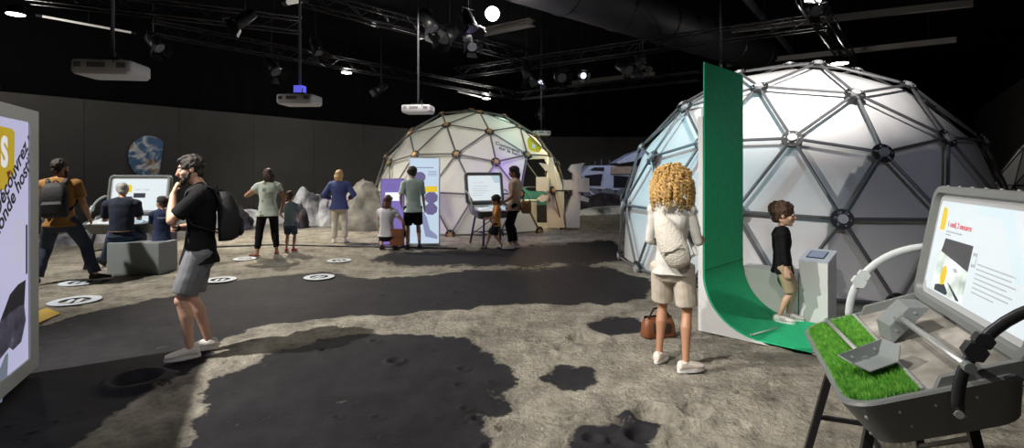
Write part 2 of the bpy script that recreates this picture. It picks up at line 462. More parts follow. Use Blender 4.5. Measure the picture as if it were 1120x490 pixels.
def fabric(name, col, tl=.12):
    m = bpy.data.materials.new(name); m.use_nodes = True; nt = m.node_tree; b = nt.nodes['Principled BSDF']; L = nt.links.new
    b.inputs['Base Color'].default_value = (*col, 1); b.inputs['Roughness'].default_value = .55; b.inputs['Specular IOR Level'].default_value = .3
    tr = nt.nodes.new('ShaderNodeBsdfTranslucent'); tr.inputs['Color'].default_value = (*col, 1)
    mx = nt.nodes.new('ShaderNodeMixShader'); mx.inputs[0].default_value = tl
    tc = nt.nodes.new('ShaderNodeTexCoord'); n = nt.nodes.new('ShaderNodeTexNoise'); n.inputs['Scale'].default_value = 1.6; n.inputs['Detail'].default_value = 3
    L(tc.outputs['Object'], n.inputs['Vector']); bp = nt.nodes.new('ShaderNodeBump'); bp.inputs['Strength'].default_value = .25; bp.inputs['Distance'].default_value = .1
    L(n.outputs['Fac'], bp.inputs['Height']); L(bp.outputs['Normal'], b.inputs['Normal'])
    out = nt.nodes['Material Output']; L(b.outputs[0], mx.inputs[1]); L(tr.outputs[0], mx.inputs[2]); L(mx.outputs[0], out.inputs['Surface'])
    return m
M_SKIN = fabric('dome_white_fabric', (.74, .73, .74)); M_SKIN2 = fabric('dome_cream_fabric', (.72, .71, .68), .3)
M_STRUT = mat('strut_grey_steel', (.15, .15, .16), .42, .4); M_HUB = mat('hub_black_rubber', (.012, .012, .014), .5)
M_PLATE = mat('hub_plate_steel', (.52, .52, .54), .4, .3); M_BRASS = mat('hub_brass', (.55, .36, .14), .4, .4)
M_STRUT1 = mat('strut_bronze_steel', (.15, .145, .14), .45, .3)
d2, pos2 = dome('geodesic_dome', 'large white geodesic dome with grey struts standing behind the tall green slide', 4.855, 9.158, .53, 2.963, .859, M_SKIN, M_STRUT, M_HUB, M_PLATE, sr=.023)
D1C = V(-1.245, 15.947, .538)
def door1(c):      # doorway on the right hand side below the second row
    q = at(0, 0, 1); px = 560 + F_PX * c.x / c.y
    if c.y > 16.3: return 574 < px < 606 and c.z < 2.3
    return px > 577 and c.z < 2.02 and px < 606
def cullr(m): 
    px = 560 + F_PX * m.x / m.y
    return m.y < 16.2 and 581 < px < 606 and m.z < 1.9
d1, pos1 = dome('geodesic_dome', 'smaller looking white geodesic dome with brass hubs, a yellow-green emblem and an open doorway', *D1C, 2.97, .006, M_SKIN2, M_STRUT1, M_HUB, M_BRASS, skip=door1, cull=cullr, sr=.024)
def on_dome(C, k, RR, px, py, off=0.0):
    """first hit of the pixel ray with the dome sphere"""
    o = V(0, 0, CAMH); d = (at(px, py, 1) - o).normalized(); oc = o - C; b = d.dot(oc); q = b * b - oc.dot(oc) + (RR * k + off) ** 2
    t = -b - math.sqrt(max(q, 0)); return o + d * t
# writing and emblem fixed on the fabric of the rear dome
M_DARKP = mat('print_dark_grey', (.07, .07, .08), .7); M_YEL = mat('print_yellow', (.75, .62, .03), .6); M_LIMEP = mat('print_yellow_green', (.80, .62, .04), .6); M_WHITEP = mat('print_white', (.85, .85, .85), .6)
def facet_hit(C, tpos, px, py, k=.970, lift=.012):
    o = V(0, 0, CAMH); d = (at(px, py, 1) - o).normalized(); best = None
    from mathutils.geometry import intersect_ray_tri
    for t in GT:
        if min(GP[i].z for i in t) < -.25: continue
        a, b, c = (tpos(i, k) + V(C.x, C.y, 0) for i in t); h = intersect_ray_tri(a, b, c, d, o, True)
        if h is not None and (best is None or (h - o).length < (best[0] - o).length):
            nn = (b - a).cross(c - a).normalized()
            if nn.dot(d) > 0: nn = -nn
            best = (h, nn)
    return best[0] + best[1] * lift, best[1]
def decal(C, tpos, name, poly, m, parent, lift=.012, th=.004):
    c0, nn = facet_hit(C, tpos, sum(p[0] for p in poly) / len(poly), sum(p[1] for p in poly) / len(poly), lift=lift)
    pts = []
    for px, py in poly:
        o = V(0, 0, CAMH); d = at(px, py, 1) - o; t = (c0 - o).dot(nn) / d.dot(nn); pts.append(o + d * t - V(C.x, C.y, 0))
    return MB().prism(pts, nn * th).build(name, m, parent)
e = decal(D1C, pos1, 'emblem', [(576.5, 153), (579, 150), (582, 151), (591, 159), (592, 163.5), (589.5, 166.5), (581, 165), (578, 161)], M_LIMEP, d1); tag(e, 'yellow-green emblem printed on the fabric')
decal(D1C, pos1, 'emblem_star', [(582.5, 156), (584, 158), (586.5, 158.5), (585, 160.5), (585.5, 163), (583, 161.5), (581, 162), (582, 159.5)], M_WHITEP, e, lift=.018)
c0, nn = facet_hit(D1C, pos1, 550, 161)
def onpl(px, py): o = V(0, 0, CAMH); d = at(px, py, 1) - o; return o + d * ((c0 - o).dot(nn) / d.dot(nn)) - V(D1C.x, D1C.y, 0)
for s_, a_, b_, sz in (('Comment vivre', (541.5, 157.5), (560, 164.5), .17), ('sur la lune ?', (545.5, 162.5), (565, 170), .15)):
    a3, b3 = onpl(*a_), onpl(*b_); x = b3 - a3; y = nn.cross(x)
    t_ = text('writing', s_, sz, M_DARKP, d1, frame(a3, x, y) , bold=.004); 
# ================================================================ people
M_SKINL = mat('skin_light', (.58, .34, .235), .5, var=.06, scale=12); M_SKINT = mat('skin_tanned', (.42, .215, .125), .5, var=.08, scale=12)
M_HAIRD = mat('hair_dark_brown', (.018, .011, .008), .6, var=.4, scale=60, bump=.6, bscale=90)
M_HAIRB = mat('hair_brown', (.075, .038, .02), .6, var=.5, scale=60, bump=.6, bscale=90)
M_HAIRBL = mat('hair_blond', (.42, .27, .11), .55, var=.4, scale=60, bump=.5, bscale=90)
M_HAIRCU = mat('hair_golden_curls', (.50, .31, .105), .5, var=.45, scale=25)
M_HAIRG = mat('hair_grey', (.42, .41, .40), .6, var=.2, scale=50, bump=.5, bscale=90)
M_EYE = mat('eye_white', (.8, .78, .75), .25); M_IRIS = mat('eye_iris', (.03, .018, .01), .2); M_LIP = mat('lips', (.42, .16, .13), .5)
M_BLACKCL = mat('cloth_black', (.0045, .0045, .0055), .9, bump=.25, bscale=25, spec=.25)
M_SHOEW = mat('shoe_white', (.72, .69, .64), .6, bump=.1); M_SHOEB = mat('shoe_black', (.012, .012, .013), .5); M_SOLE = mat('sole_white', (.75, .74, .72), .6); M_LACE = mat('lace_black', (.02, .02, .02), .7)

def ik(a, b, l1, l2, pole):
    a, b, pole = Vector(a), Vector(b), Vector(pole)
    d = b - a; L = min(d.length, (l1 + l2) * .998); dn = d.normalized(); x = (l1 * l1 - l2 * l2 + L * L) / (2 * L); h = math.sqrt(max(0, l1 * l1 - x * x))
    p = pole - dn * pole.dot(dn); p.normalize(); return a + dn * x + p * h, a + dn * L
def hand(mb, wrist, d, nrm, thumb, s=1.0, curl=.5, spread=.12):
    """palm and five separate fingers; d = pointing direction, nrm = palm side, thumb = side of the thumb"""
    d = Vector(d).normalized(); nrm = Vector(nrm); nrm = (nrm - d * nrm.dot(d)).normalized(); sd = Vector(thumb); sd = (sd - d * sd.dot(d) - nrm * sd.dot(nrm)).normalized()
    w = Vector(wrist)
    mb.tube([w - d * .01 * s, w + d * .02 * s, w + d * .055 * s, w + d * .088 * s], [(.026 * s, .019 * s), (.033 * s, .018 * s), (.042 * s, .016 * s), (.038 * s, .012 * s)], 12, ref=sd)
    for i, (off, ln) in enumerate(((.031, .074), (.0105, .083), (-.0105, .078), (-.031, .062))):
        p = w + d * .083 * s + sd * off * s; pts = [p - d * .012 * s]; ang = 0
        for k, f in enumerate((.42, .32, .26)):
            pts.append(p); dd = (d * math.cos(ang) + nrm * math.sin(ang) + sd * (off / .031) * spread).normalized(); p = p + dd * ln * f * s; ang += curl * (1.0 + .15 * i)
            if k == 0: ang += curl * .4
        pts.append(p); mb.tube(pts, [.0095 * s, .0095 * s, .0088 * s, .0082 * s, .0068 * s], 8, rounded=True)
    p = w + d * .025 * s + sd * .026 * s; q = p + (d * .6 + sd * .75 + nrm * .35).normalized() * .038 * s; r = q + (d * .9 + sd * .15 + nrm * (.2 + curl * .4)).normalized() * .032 * s; t = r + (d + nrm * (.2 + curl * .5)).normalized() * .024 * s
    mb.tube([p, q, r, t], [.0135 * s, .0115 * s, .0100 * s, .0078 * s], 8, rounded=True)

def person(label, loc, yaw, H=1.75, child=0.0, female=False, skin=M_SKINL, vox=.012, group=None,
           pelvis=None, lean=(0, 0), twist=0, shoulders=0.0, feet=None, knees=None, foot_dir=None, hands=None, elbows=None, hand_dirs=None, curl=.5,
           head=(0, 0, 0), hair='short', hair_m=M_HAIRD, beard=False, top=None, bottom=None, shoes=None, shoe_m=M_SHOEW, belly=0.0, sole_m=None, laces=None, face=True, extra=None, neck_fwd=.02, build=1.0, toe=(0,0)):
    s = H / 1.75
    hs = 1.0 + .38 * child                                  # head size
    hipz = .93 - .07 * child; shz = 1.43 - .075 * child
    sw = (.165 if female else .19) * build * (1 - .05 * child); hw = .092 if female else .088
    thigh = (.43 - .03 * child); shin = (.42 - .025 * child); ua = .285 - .02 * child; fa = .255 - .02 * child
    root = None
    P = Vector(pelvis) if pelvis else Vector((0, 0, hipz))
    spine = shz - hipz
    lx, ly = lean                                           # lean of upper body sideways / forward (radians)
    up = Vector((math.sin(lx), math.sin(ly), math.cos(ly) * math.cos(lx))).normalized()
    mid = P + (Vector((0, 0, 1)) * .6 + up * .4).normalized() * spine * .45 + Vector((0, -.01, 0))
    C = mid + up * spine * .55                              # shoulder centre
    rp = Vector((math.cos(twist * .0), 0, 0)); rs = Vector((math.cos(twist), math.sin(twist), 0)); rs = (rs - up * rs.dot(up)).normalized(); fs = up.cross(rs)
    rp = Vector((1, 0, 0))
    feet = feet or ((-.1, 0), (.1, 0)); feet = [Vector((f[0], f[1], (f[2] if len(f) > 2 else 0) + .085)) for f in feet]
    knees = knees or ((-.05, 1, 0), (.05, 1, 0))
    sgn = (-1, 1)
    hipj = [P + rp * hw * k + Vector((0, 0, -.02)) for k in sgn]
    legs = []
    for k in range(2):
        kn, an = ik(hipj[k], feet[k], thigh, shin, knees[k]); legs.append((hipj[k], kn, an))
    shj = [C + rs * sw * k + up * (-.03 + shoulders) for k in sgn]
    hands = hands or ((-.24, .05, .80), (.24, .05, .80)); elbows = elbows or ((-.4, -1, 0), (.4, -1, 0))
    arms = []
    for k in range(2):
        el, wr = ik(shj[k], Vector(hands[k]), ua, fa, elbows[k]); arms.append((shj[k], el, wr))
    g = 1.0 if not female else .93; g *= build
    cg = 1 - .12 * child
    yh, ph, rh_ = head
    neckb = C + up * .035
    HM = Matrix.Rotation(yh + twist, 3, 'Z') @ Matrix.Rotation(-ph, 3, 'X') @ Matrix.Rotation(rh_, 3, 'Y')
    hr, hf, hu = HM @ V(1, 0, 0), HM @ V(0, 1, 0), HM @ V(0, 0, 1)
    hc = C + up * (.115 + .0 * child) + Vector((fs.x, fs.y, 0)) * neck_fwd + hu * (.085 * hs)    # head centre (between the ears)
    def hp(x, y, z): return hc + (hr * x + hf * y + hu * z) * hs
    def torso(mb, inf=0.0, z0=-.09, hemflare=0.0, chest=0.0, top_=1.0):
        bust = .02 if female and not child else 0
        prof = [(z0, .160 + hemflare, .118 + hemflare), (-.02, .168 if female else .158, .120), (.10, .138 if female else .142, .100), (.22, .132 if female else .148, .100), (.36, .152, .115 + bust), (.46, .168, .112 + bust * .5), (.52, .150, .088), (.565, .085, .062)]
        pts = []; rad = []
        for z, rx, ry in prof:
            t = z / .5
            p = P.lerp(mid, min(max(z / (.5 * .45), -1), 1)) if z < .225 else mid.lerp(C, (z - .225) / (.275))
            if z < 0: p = P + Vector((0, 0, z))
            if belly and .05 < z < .3: ry += belly; p = p + Vector((0, belly * .6, 0))
            pts.append(p * 1.0); k = g * cg; rad.append((rx * k + inf + (chest if z > .1 else 0), ry * k * (1 + .12 * child) + inf))
        # ring axis turns from the pelvis to the shoulders
        rings = []; n = 20
        for i, p in enumerate(pts):
            t = min(1, max(0, i / (len(pts) - 1))); x = rp.lerp(rs, t); tt = (pts[min(i + 1, len(pts) - 1)] - pts[max(i - 1, 0)]).normalized()
            x = (x - tt * x.dot(tt)).normalized(); y = tt.cross(x); rx, ry = rad[i]
            ring = []
            for q in range(n):
                a = 2 * PI * q / n; ca, sa = math.cos(a), math.sin(a); e = .82
                ring.append(p + x * (abs(ca) ** e * (1 if ca > 0 else -1) * rx) + y * (abs(sa) ** e * (1 if sa > 0 else -1) * ry))
            rings.append(ring)
        mb.rings(rings)
        for k in range(2):                                   # shoulders
            mb.ell(shj[k] - rs * .012 * sgn[k], (.062 * g * cg + inf,) * 3)
            mb.tube([C + up * .035 + rs * .03 * sgn[k], shj[k]], [.05 * g * cg + inf * .8, .058 * g * cg + inf], 10, rounded=True)
    def seg(mb, a, b, ra, rb, n=12): mb.tube([a, a.lerp(b, .33), a.lerp(b, .66), b], [ra, ra * .72 + rb * .28, ra * .36 + rb * .64, rb], n, rounded=True)
    # ---- body
    mb = MB(); torso(mb, -.006)
    for k in range(2):
        h, kn, an = legs[k]; m = 1.0 * g * (1 - .1 * child)
        mb.ell(h + Vector((0, -.008, -.03)), (.084 * m, .094 * m, .08 * m))
        mb.tube([h, h.lerp(kn, .3), h.lerp(kn, .7), kn], [.088 * m, .082 * m, .064 * m, .054 * m], 14, rounded=True)
        bk = (an - kn).normalized(); fwd = (kn - (h + an) / 2); fwd = fwd.normalized() if fwd.length > .01 else Vector((0, 1, 0))
        mb.tube([kn, kn.lerp(an, .14) - fwd * .005, kn.lerp(an, .32) - fwd * .016, kn.lerp(an, .6) - fwd * .008, an], [.053 * m, .052 * m, .058 * m, .043 * m, .034 * m], 14, rounded=True)
        mb.ell(kn + fwd * .012, (.048 * m, .048 * m, .055 * m))
        fd = Vector(foot_dir[k] if foot_dir else (sgn[k] * .18, 1, 0)); fd.normalize(); tilt = toe[k]
        fd3 = (fd * math.cos(tilt) + Vector((0, 0, -math.sin(tilt)))).normalized()
        upf = Vector((0, 0, 1)); side = fd3.cross(upf).normalized(); upf = side.cross(fd3)
        heel = an - fd3 * .045 - upf * .048
        if not shoes:
            mb.tube([heel, heel + fd3 * .07, heel + fd3 * .16, heel + fd3 * .225], [(.033, .034), (.036, .034), (.044, .022), (.036, .014)], 12, ref=side, rounded=True)
            mb.tube([an, an - upf * .04 + fd3 * .01], [.034, .036], 10, rounded=True)
        else: mb.tube([an, an - upf * .035], [.034 * m, .036 * m], 10, rounded=True)
    for k in range(2):
        a, el, wr = arms[k]; m = g * (1 - .1 * child)
        mb.tube([a, a.lerp(el, .35), a.lerp(el, .75), el], [.054 * m, .050 * m, .043 * m, .038 * m], 12, rounded=True)
        mb.tube([el, el.lerp(wr, .3), el.lerp(wr, .75), wr], [.038 * m, .041 * m, .030 * m, .025 * m], 12, rounded=True)
        hd = hand_dirs[k] if hand_dirs and hand_dirs[k] else None
        d0 = Vector(hd[0]) if hd else (wr - el).normalized(); nn = Vector(hd[1]) if hd else Vector((-sgn[k], 0, 0)); th = Vector(hd[2]) if hd else Vector((0, 1, 0))
        hand(mb, wr, d0, nn, th, .97 * (g if female else 1) * (1 + .1 * child), curl if not isinstance(curl, tuple) else curl[k])
    mb.tube([C - up * .02, C + up * .06, hc - hu * .05 * hs], [.062 * g, .052 * g, .052 * g], 14, rounded=True)
    # head
    mb.ell(hp(0, -.012, .035), (.076 * hs, .096 * hs, .085 * hs), HM)
    mb.ell(hp(0, .022, -.02), (.064 * hs, .072 * hs, .085 * hs), HM)
    mb.tube([hp(0, -.02, -.05), hp(0, .045, -.078), hp(0, .072, -.09)], [(.058 * hs, .03 * hs), (.044 * hs, .024 * hs), (.022 * hs, .018 * hs)], 12, ref=hr, rounded=True)
    mb.tube([hp(0, .088, .022), hp(0, .103, -.006), hp(0, .114, -.026)], [(.009 * hs, .01 * hs), (.012 * hs, .012 * hs), (.017 * hs, .011 * hs)], 8, ref=hr, rounded=True)
    mb.ell(hp(0, .086, .038), (.045 * hs, .012 * hs, .009 * hs), HM)
    mb.ell(hp(0, .090, -.052), (.024 * hs, .010 * hs, .008 * hs), HM); mb.ell(hp(0, .088, -.066), (.02 * hs, .01 * hs, .008 * hs), HM)
    for k in sgn:
        mb.ell(hp(.079 * k, -.008, .0), (.009 * hs, .020 * hs, .032 * hs), HM @ Matrix.Rotation(.25 * k, 3, 'Z')); mb.ell(hp(.045 * k, .062, -.022), (.024 * hs, .022 * hs, .022 * hs), HM)
    M = Matrix.Translation(Vector(loc)) @ Matrix.Rotation(yaw, 4, 'Z') @ Matrix.Scale(s, 4)
    me = remesh(mb, vox, 3)
    body = meshobj('person', me, skin); body.matrix_world = M
    tag(body, label, 'person', group)
    if face:
        for k in sgn:
            e = MB().ell(hp(.031 * k, .0775, .012), (.0135 * hs,) * 3, u=12, v=8).build('eye', M_EYE, body, True)
            MB().ell(hp(.031 * k, .0885, .012), (.006 * hs, .004 * hs, .006 * hs), HM, u=10, v=6).build('iris', M_IRIS, e, True)
            MB().tube([hp(.012 * k, .098, .036), hp(.033 * k, .094, .042), hp(.052 * k, .078, .036)], [(.004 * hs, .003 * hs)] * 3, 6).build('eyebrow', hair_m if hair_m is not M_HAIRCU else M_HAIRB, body, True)
        b_ = MB(); b_.ell(hp(0, .0985, -.053), (.021 * hs, .005 * hs, .005 * hs), HM); b_.ell(hp(0, .096, -.0635), (.018 * hs, .006 * hs, .006 * hs), HM); b_.build('lips', M_LIP, body, True)
    # ---- hair
    v2 = vox * .8
    if hair in ('short', 'receding', 'mop', 'long', 'bob'):
        b_ = MB()
        th = {'short': .010, 'receding': .006, 'mop': .028, 'long': .016, 'bob': .016}[hair]
        if hair != 'receding':
            b_.ell(hp(0, -.020, .045), (.077 * hs + th, .095 * hs + th, .080 * hs + th), HM)
            b_.tube([hp(0, .055, .102), hp(0, .02, .118), hp(0, -.03, .118)], [(.045 * hs, .015 * hs + th * .5)] * 3, 12, ref=hr, rounded=True)
        else:
            b_.ell(hp(0, -.024, .034), (.074 * hs + th, .092 * hs + th, .080 * hs + th), HM)
        for k in sgn:
            b_.ell(hp(.066 * k, -.005, .035), (.014 * hs + th * .4, .042 * hs, .04 * hs), HM); b_.ell(hp(.07 * k, .012, .012), (.008 * hs + th * .3, .012 * hs, .03 * hs), HM)
        b_.ell(hp(0, -.062, -.03), (.058 * hs + th * .5, .034 * hs + th * .5, .055 * hs), HM)
        if hair == 'mop':
            for _ in range(46):
                a = R.uniform(0, 2 * PI); e = R.uniform(-.2, 1.3); q = Vector((math.cos(a) * math.cos(e) * .088, math.sin(a) * math.cos(e) * .1, math.sin(e) * .09))
                if q.y > .05 and q.z < .055: continue
                b_.ell(hp(q.x, q.y - .022, q.z + .038), (.031 * hs,) * 3, u=8, v=6)
        if hair in ('long', 'bob'):
            L_ = .17 if hair == 'bob' else .30
            for k in np.linspace(-1, 1, 9):
                top_ = hp(.072 * k, -.05 - .03 * (1 - abs(k)), .03); lowp = hp(.085 * k, -.075 - .03 * (1 - abs(k)), .03 - L_ * R.uniform(.9, 1.08)); mid_ = (top_ + lowp) / 2 - hf * .02
                b_.tube([top_, mid_, lowp], [.030 * hs, .032 * hs, .014 * hs], 8, rounded=True)
        hm = remesh(b_, v2, 2, noise=.010 if hair != 'receding' else .004, nscale=38); meshobj('hair', hm, hair_m, body)
    if hair == 'curly':
        b_ = MB(); b_.ell(hp(0, -.02, .04), (.088 * hs, .105 * hs, .088 * hs), HM); b_.ell(hp(0, -.06, -.06), (.09, .06, .11), HM)
        for k in range(620):
            a = R.uniform(0, 2 * PI); e = math.asin(R.uniform(-.55, 1)); q = Vector((math.cos(a) * math.cos(e), math.sin(a) * math.cos(e), math.sin(e)))
            if q.y > .45 and q.z < .55: continue
            p0 = hp(q.x * .082, q.y * .098 - .02, q.z * .085 + .035)
            outv = (hr * q.x + hf * (q.y - .25) + hu * q.z * .55).normalized(); ln = R.uniform(.10, .25) * (1 if q.z < .6 else .8)
            r0 = R.uniform(.009, .015); ph_ = R.uniform(0, 6); pts = []; N_ = 16; turns = ln / .036
            for i in range(N_):
                t = i / (N_ - 1); c_ = p0 + outv * (.105 * min(1, t * 2.0) ** .7) + Vector((0, 0, -1)) * (ln * max(0, t - .12) * (1.0 if q.z < .5 else .75)) 
                pts.append(c_ + (hr * math.cos(ph_ + turns * 2 * PI * t) + hf * math.sin(ph_ + turns * 2 * PI * t)) * r0 * (.6 + .4 * t))
            b_.tube(pts, R.uniform(.0042, .006), 4)
        b_.build('hair', hair_m, body, True)
    if hair in ('bun', 'tied'):
        b_ = MB(); b_.ell(hp(0, -.020, .042), (.083 * hs, .100 * hs, .086 * hs), HM); b_.ell(hp(0, -.06, -.01), (.055, .045, .06), HM); b_.ell(hp(0, -.11, .06 if hair == 'bun' else 0), (.04, .04, .04), HM)
        meshobj('hair', remesh(b_, v2, 2, noise=.010, nscale=38), hair_m, body)
    if beard:
        b_ = MB(); b_.tube([hp(-.066, .005, -.015), hp(-.058, .03, -.06), hp(-.035, .066, -.088), hp(0, .084, -.098), hp(.035, .066, -.088), hp(.058, .03, -.06), hp(.066, .005, -.015)], [.010 * hs, .018 * hs, .022 * hs, .026 * hs, .022 * hs, .018 * hs, .010 * hs], 10, rounded=True)
        b_.tube([hp(-.026, .091, -.06), hp(-.016, .104, -.043), hp(0, .107, -.040), hp(.016, .104, -.043), hp(.026, .091, -.06)], [.006 * hs] * 5, 8, rounded=True)
        b_.tube([hp(-.05, .05, -.05), hp(0, .075, -.08), hp(.05, .05, -.05)], [.018 * hs, .024 * hs, .018 * hs], 10, rounded=True)
        meshobj('beard', remesh(b_, v2, 1, noise=.007, nscale=60), hair_m, body)
    # ---- clothes
    if top:
        mb = MB(); inf = top.get('inf', .012); torso(mb, inf, z0=top.get('hem', -.10), hemflare=top.get('flare', .01) + .014, chest=top.get('chest', 0))
        sl = top.get('sleeve', .6)
        for k in range(2):
            a, el, wr = arms[k]; r_ = top.get('sleeve_r', .062) * g * (1 - .08 * child)
            if sl <= 1:
                e = a.lerp(el, sl); mb.tube([a, a.lerp(e, .5), e], [r_ + .004, r_ + .002, r_], 14); mb.ell(a, (r_ + .004,) * 3)
            else:
                e = el.lerp(wr, sl - 1); mb.tube([a, a.lerp(el, .5), el], [r_ + .004, r_ - .003, r_ - .010], 14, rounded=True); mb.tube([el, el.lerp(e, .5), e], [r_ - .010, r_ - .012, r_ - .020], 14, rounded=False); mb.ell(el, (r_ - .008,) * 3)
        if top.get('skirt'): pass
        if top.get('collar'): mb.tube([C + up * .03, C + up * .075], [(.085, .075), (.062, .06)], 14, ref=rs)
        if top.get('hood'):
            mb.tube([C + up * .05 - rs * .10 + fs * .03, C + up * .04 - fs * .07 - rs * .08, C + up * .0 - fs * .12, C + up * .04 - fs * .07 + rs * .08, C + up * .05 + rs * .10 + fs * .03], [.025, .042, .055, .042, .025], 12, rounded=True)
        o = meshobj(top.get('name', 'shirt'), remesh(mb, vox, 3, noise=top.get('wr', .006), nscale=top.get('ws', 9)), top['m'], body)
    if bottom:
        mb = MB(); inf = bottom.get('inf', .016); ln = bottom.get('len', .85)
        pts = [P + Vector((0, 0, z)) for z in (.045, -.02, -.10, -.17)]
        mb.tube(pts, [(.136 * g * cg + inf * .6, .098 * g * cg + inf * .6), (.150 * g * cg + inf * .8, .108 * g * cg + inf * .8), (.156 * g * cg + inf, .118 * g * cg + inf), (.13 * g * cg, .09 * g * cg)], 20, ref=rp)
        for k in range(2):
            h, kn, an = legs[k]; m = g * (1 - .1 * child); a0 = .094 * m + inf
            mb.ell(h + Vector((0, -.008, -.03)), (.088 * m + inf * .7, .098 * m + inf * .7, .085 * m + inf * .7))
            rk = max(bottom.get('knee_r', .066), .070) * m + inf * .5; rc = bottom.get('cuff_r', .058)
            if ln <= 1:
                e = h.lerp(kn, ln); r_e = a0 + (rk - a0) * ln + bottom.get('flare', .012); mb.tube([h, h.lerp(e, .5), e], [a0, (a0 + r_e) / 2, r_e], 16)
            else:
                e = kn.lerp(an, ln - 1); mb.tube([h, h.lerp(kn, .5), kn], [a0, (a0 + rk) / 2, rk], 16, rounded=True); mb.ell(kn + (kn - (h + an) / 2).normalized() * .006, (rk,) * 3)
                cb = (kn - (h + an) / 2).normalized() * .014; mb.tube([kn, kn.lerp(an, .30) - cb, kn.lerp(an, .60) - cb * .6, e], [rk, max(rc, .073 * m), max(rc, .062 * m), rc], 16)
        o = meshobj(bottom.get('name', 'trousers'), remesh(mb, vox, 2, noise=bottom.get('wr', .007), nscale=11), bottom['m'], body)
    if shoes:
        for k in range(2):
            an = legs[k][2]; fd = Vector(foot_dir[k] if foot_dir else (sgn[k] * .18, 1, 0)); fd.normalize(); tilt = toe[k]
            fd3 = (fd * math.cos(tilt) + Vector((0, 0, -math.sin(tilt)))).normalized(); side = fd3.cross(Vector((0, 0, 1))).normalized(); uf = side.cross(fd3)
            base = an - uf * .085; c_ = 1 + .12 * child
            def sp(x, y, z): return base + (fd3 * y + side * x + uf * z) * c_
            prof = ((-.075, .024, .030), (-.06, .035, .05), (-.02, .040, .05), (.04, .042, .046), (.10, .050, .034), (.15, .048, .026), (.185, .030, .018))
            if shoes == 'sandal':
                q = MB(); q.rings([[sp(math.cos(2 * PI * j / 14) * hwid, y, z) for j in range(14)] for z in (0, .02) for y, hwid in ((0, 0),)][:0]) if False else None
                q.rings([[sp(math.cos(t) * .044, .055 + math.sin(t) * .128, z) for t in [2 * PI * j / 20 for j in range(20)]] for z in (.002, .022)])
                sh = q.build('sandal', shoe_m, body); st = MB()
                for y in (.12, .02): st.tube([sp(-.046, y, .015), sp(-.03, y, .055 - y * .12), sp(0, y, .068 - y * .15), sp(.03, y, .055 - y * .12), sp(.046, y, .015)], [(.014, .004)] * 5, 6, ref=fd3)
                st.build('strap', shoe_m, sh)
            else:
                mbs = MB(); mbs.rings([[sp(math.cos(2 * PI * j / 14) * w_, y, .022 + h_ * .6 + math.sin(2 * PI * j / 14) * h_ * (.95 if math.sin(2 * PI * j / 14) > 0 else .75)) for j in range(14)] for y, w_, h_ in prof])
                mbs.tube([sp(0, -.015, .05), sp(0, -.022, .10 if shoes == 'high' else .088)], [(.038, .044), (.036, .042)], 14, ref=side)
                sh = meshobj('shoe', remesh(mbs, vox * .7, 2), shoe_m, body)
                q = MB(); q.rings([[sp(math.cos(t) * (.045 if math.sin(t) < 0 else .051) , .055 + math.sin(t) * .138, z) for t in [2 * PI * j / 24 for j in range(24)]] for z in (0.001, .026)]); q.build('sole', sole_m or M_SOLE, sh)
                if laces:
                    for y in (.035, .055, .075, .095): MB().tube([sp(-.025, y - .005, .078 - (y - .035) * .45), sp(0, y, .088 - (y - .035) * .45), sp(.025, y + .005, .078 - (y - .035) * .45)], .0045, 6).build('lace', laces, sh)
                if shoes == 'striped':
                    for y in (.02, .045, .07):
                        for x in (-1, 1): MB().tube([sp(.0455 * x, y + .012, .03), sp(.043 * x, y, .055), sp(.036 * x, y - .01, .072)], [(.006, .003)] * 3, 6).build('stripe', M_LACE, sh)
    info = dict(body=body, M=M, C=C, P=P, up=up, rs=rs, fs=fs, sh=shj, arms=arms, legs=legs, hp=hp, s=s, mid=mid)
    return info

def backpack(info, label, m, w=.30, h=.44, d=.16, drop=.0, straps=True, group=None, strap_m=None, name='backpack', cat='backpack'):
    C, up, rs, fs = info['C'], info['up'], info['rs'], info['fs']
    root = thing(name, label, cat, M=info['M'] @ Matrix.Translation(C - fs * .13 - up * (h + drop)))
    o = C - fs * .13 - up * (h + drop)
    Mi = Matrix.Translation(-o)
    def rr(z, w_, d_, fy): 
        return [o + rs * p.x + up * z - fs * (fy - p.y * 1.0) for p in rrect(w_, d_, min(w_, d_) * .42, 0, 5)]
    mb = MB(); mb.rings([rr(h * t, w * a, d * b_, d * .5 * b_ + .0) for t, a, b_ in ((0, .72, .6), (.06, .92, .85), (.3, 1, 1.0), (.6, .97, .92), (.85, .82, .72), (.96, .6, .5), (1, .3, .3))])
    mb.build('bag_body', m, root, 'auto', M=Mi)
    mb = MB(); mb.rings([rr(h * t, w * a, .05 * b_, d * .86 + .02 * b_) for t, a, b_ in ((.08, .6, .5), (.14, .74, 1), (.38, .74, 1), (.46, .6, .4))]); mb.build('front_pocket', m, root, 'auto', M=Mi)
    MB().tube([o + up * h * 1.0 - rs * .03, o + up * (h + .03), o + up * h + rs * .03], .008, 6).build('grab_handle', strap_m or m, root, True, M=Mi)
    if straps:
        for k in (-1, 1):
            sj = C + rs * .10 * k
            pts = [o + up * h * .93 + rs * .08 * k - fs * .02, sj - fs * .08 + up * .045, sj + up * .068 + fs * .01, sj + fs * .095 + up * .01, sj + fs * .135 - up * .12 + rs * .015 * k, C + rs * .165 * k + fs * .06 - up * .27, o + up * h * .18 + rs * .13 * k]
            MB().tube(pts, [(.028, .007)] * 7, 8, ref=rs).build('shoulder_strap', strap_m or m, root, True, M=Mi)
    return root
def cl(n, c, r=.85, **k): return mat('cloth_' + n, c, r, var=.06, scale=8, bump=.2, bscale=22, **k)
FACE_CAM = 0.0
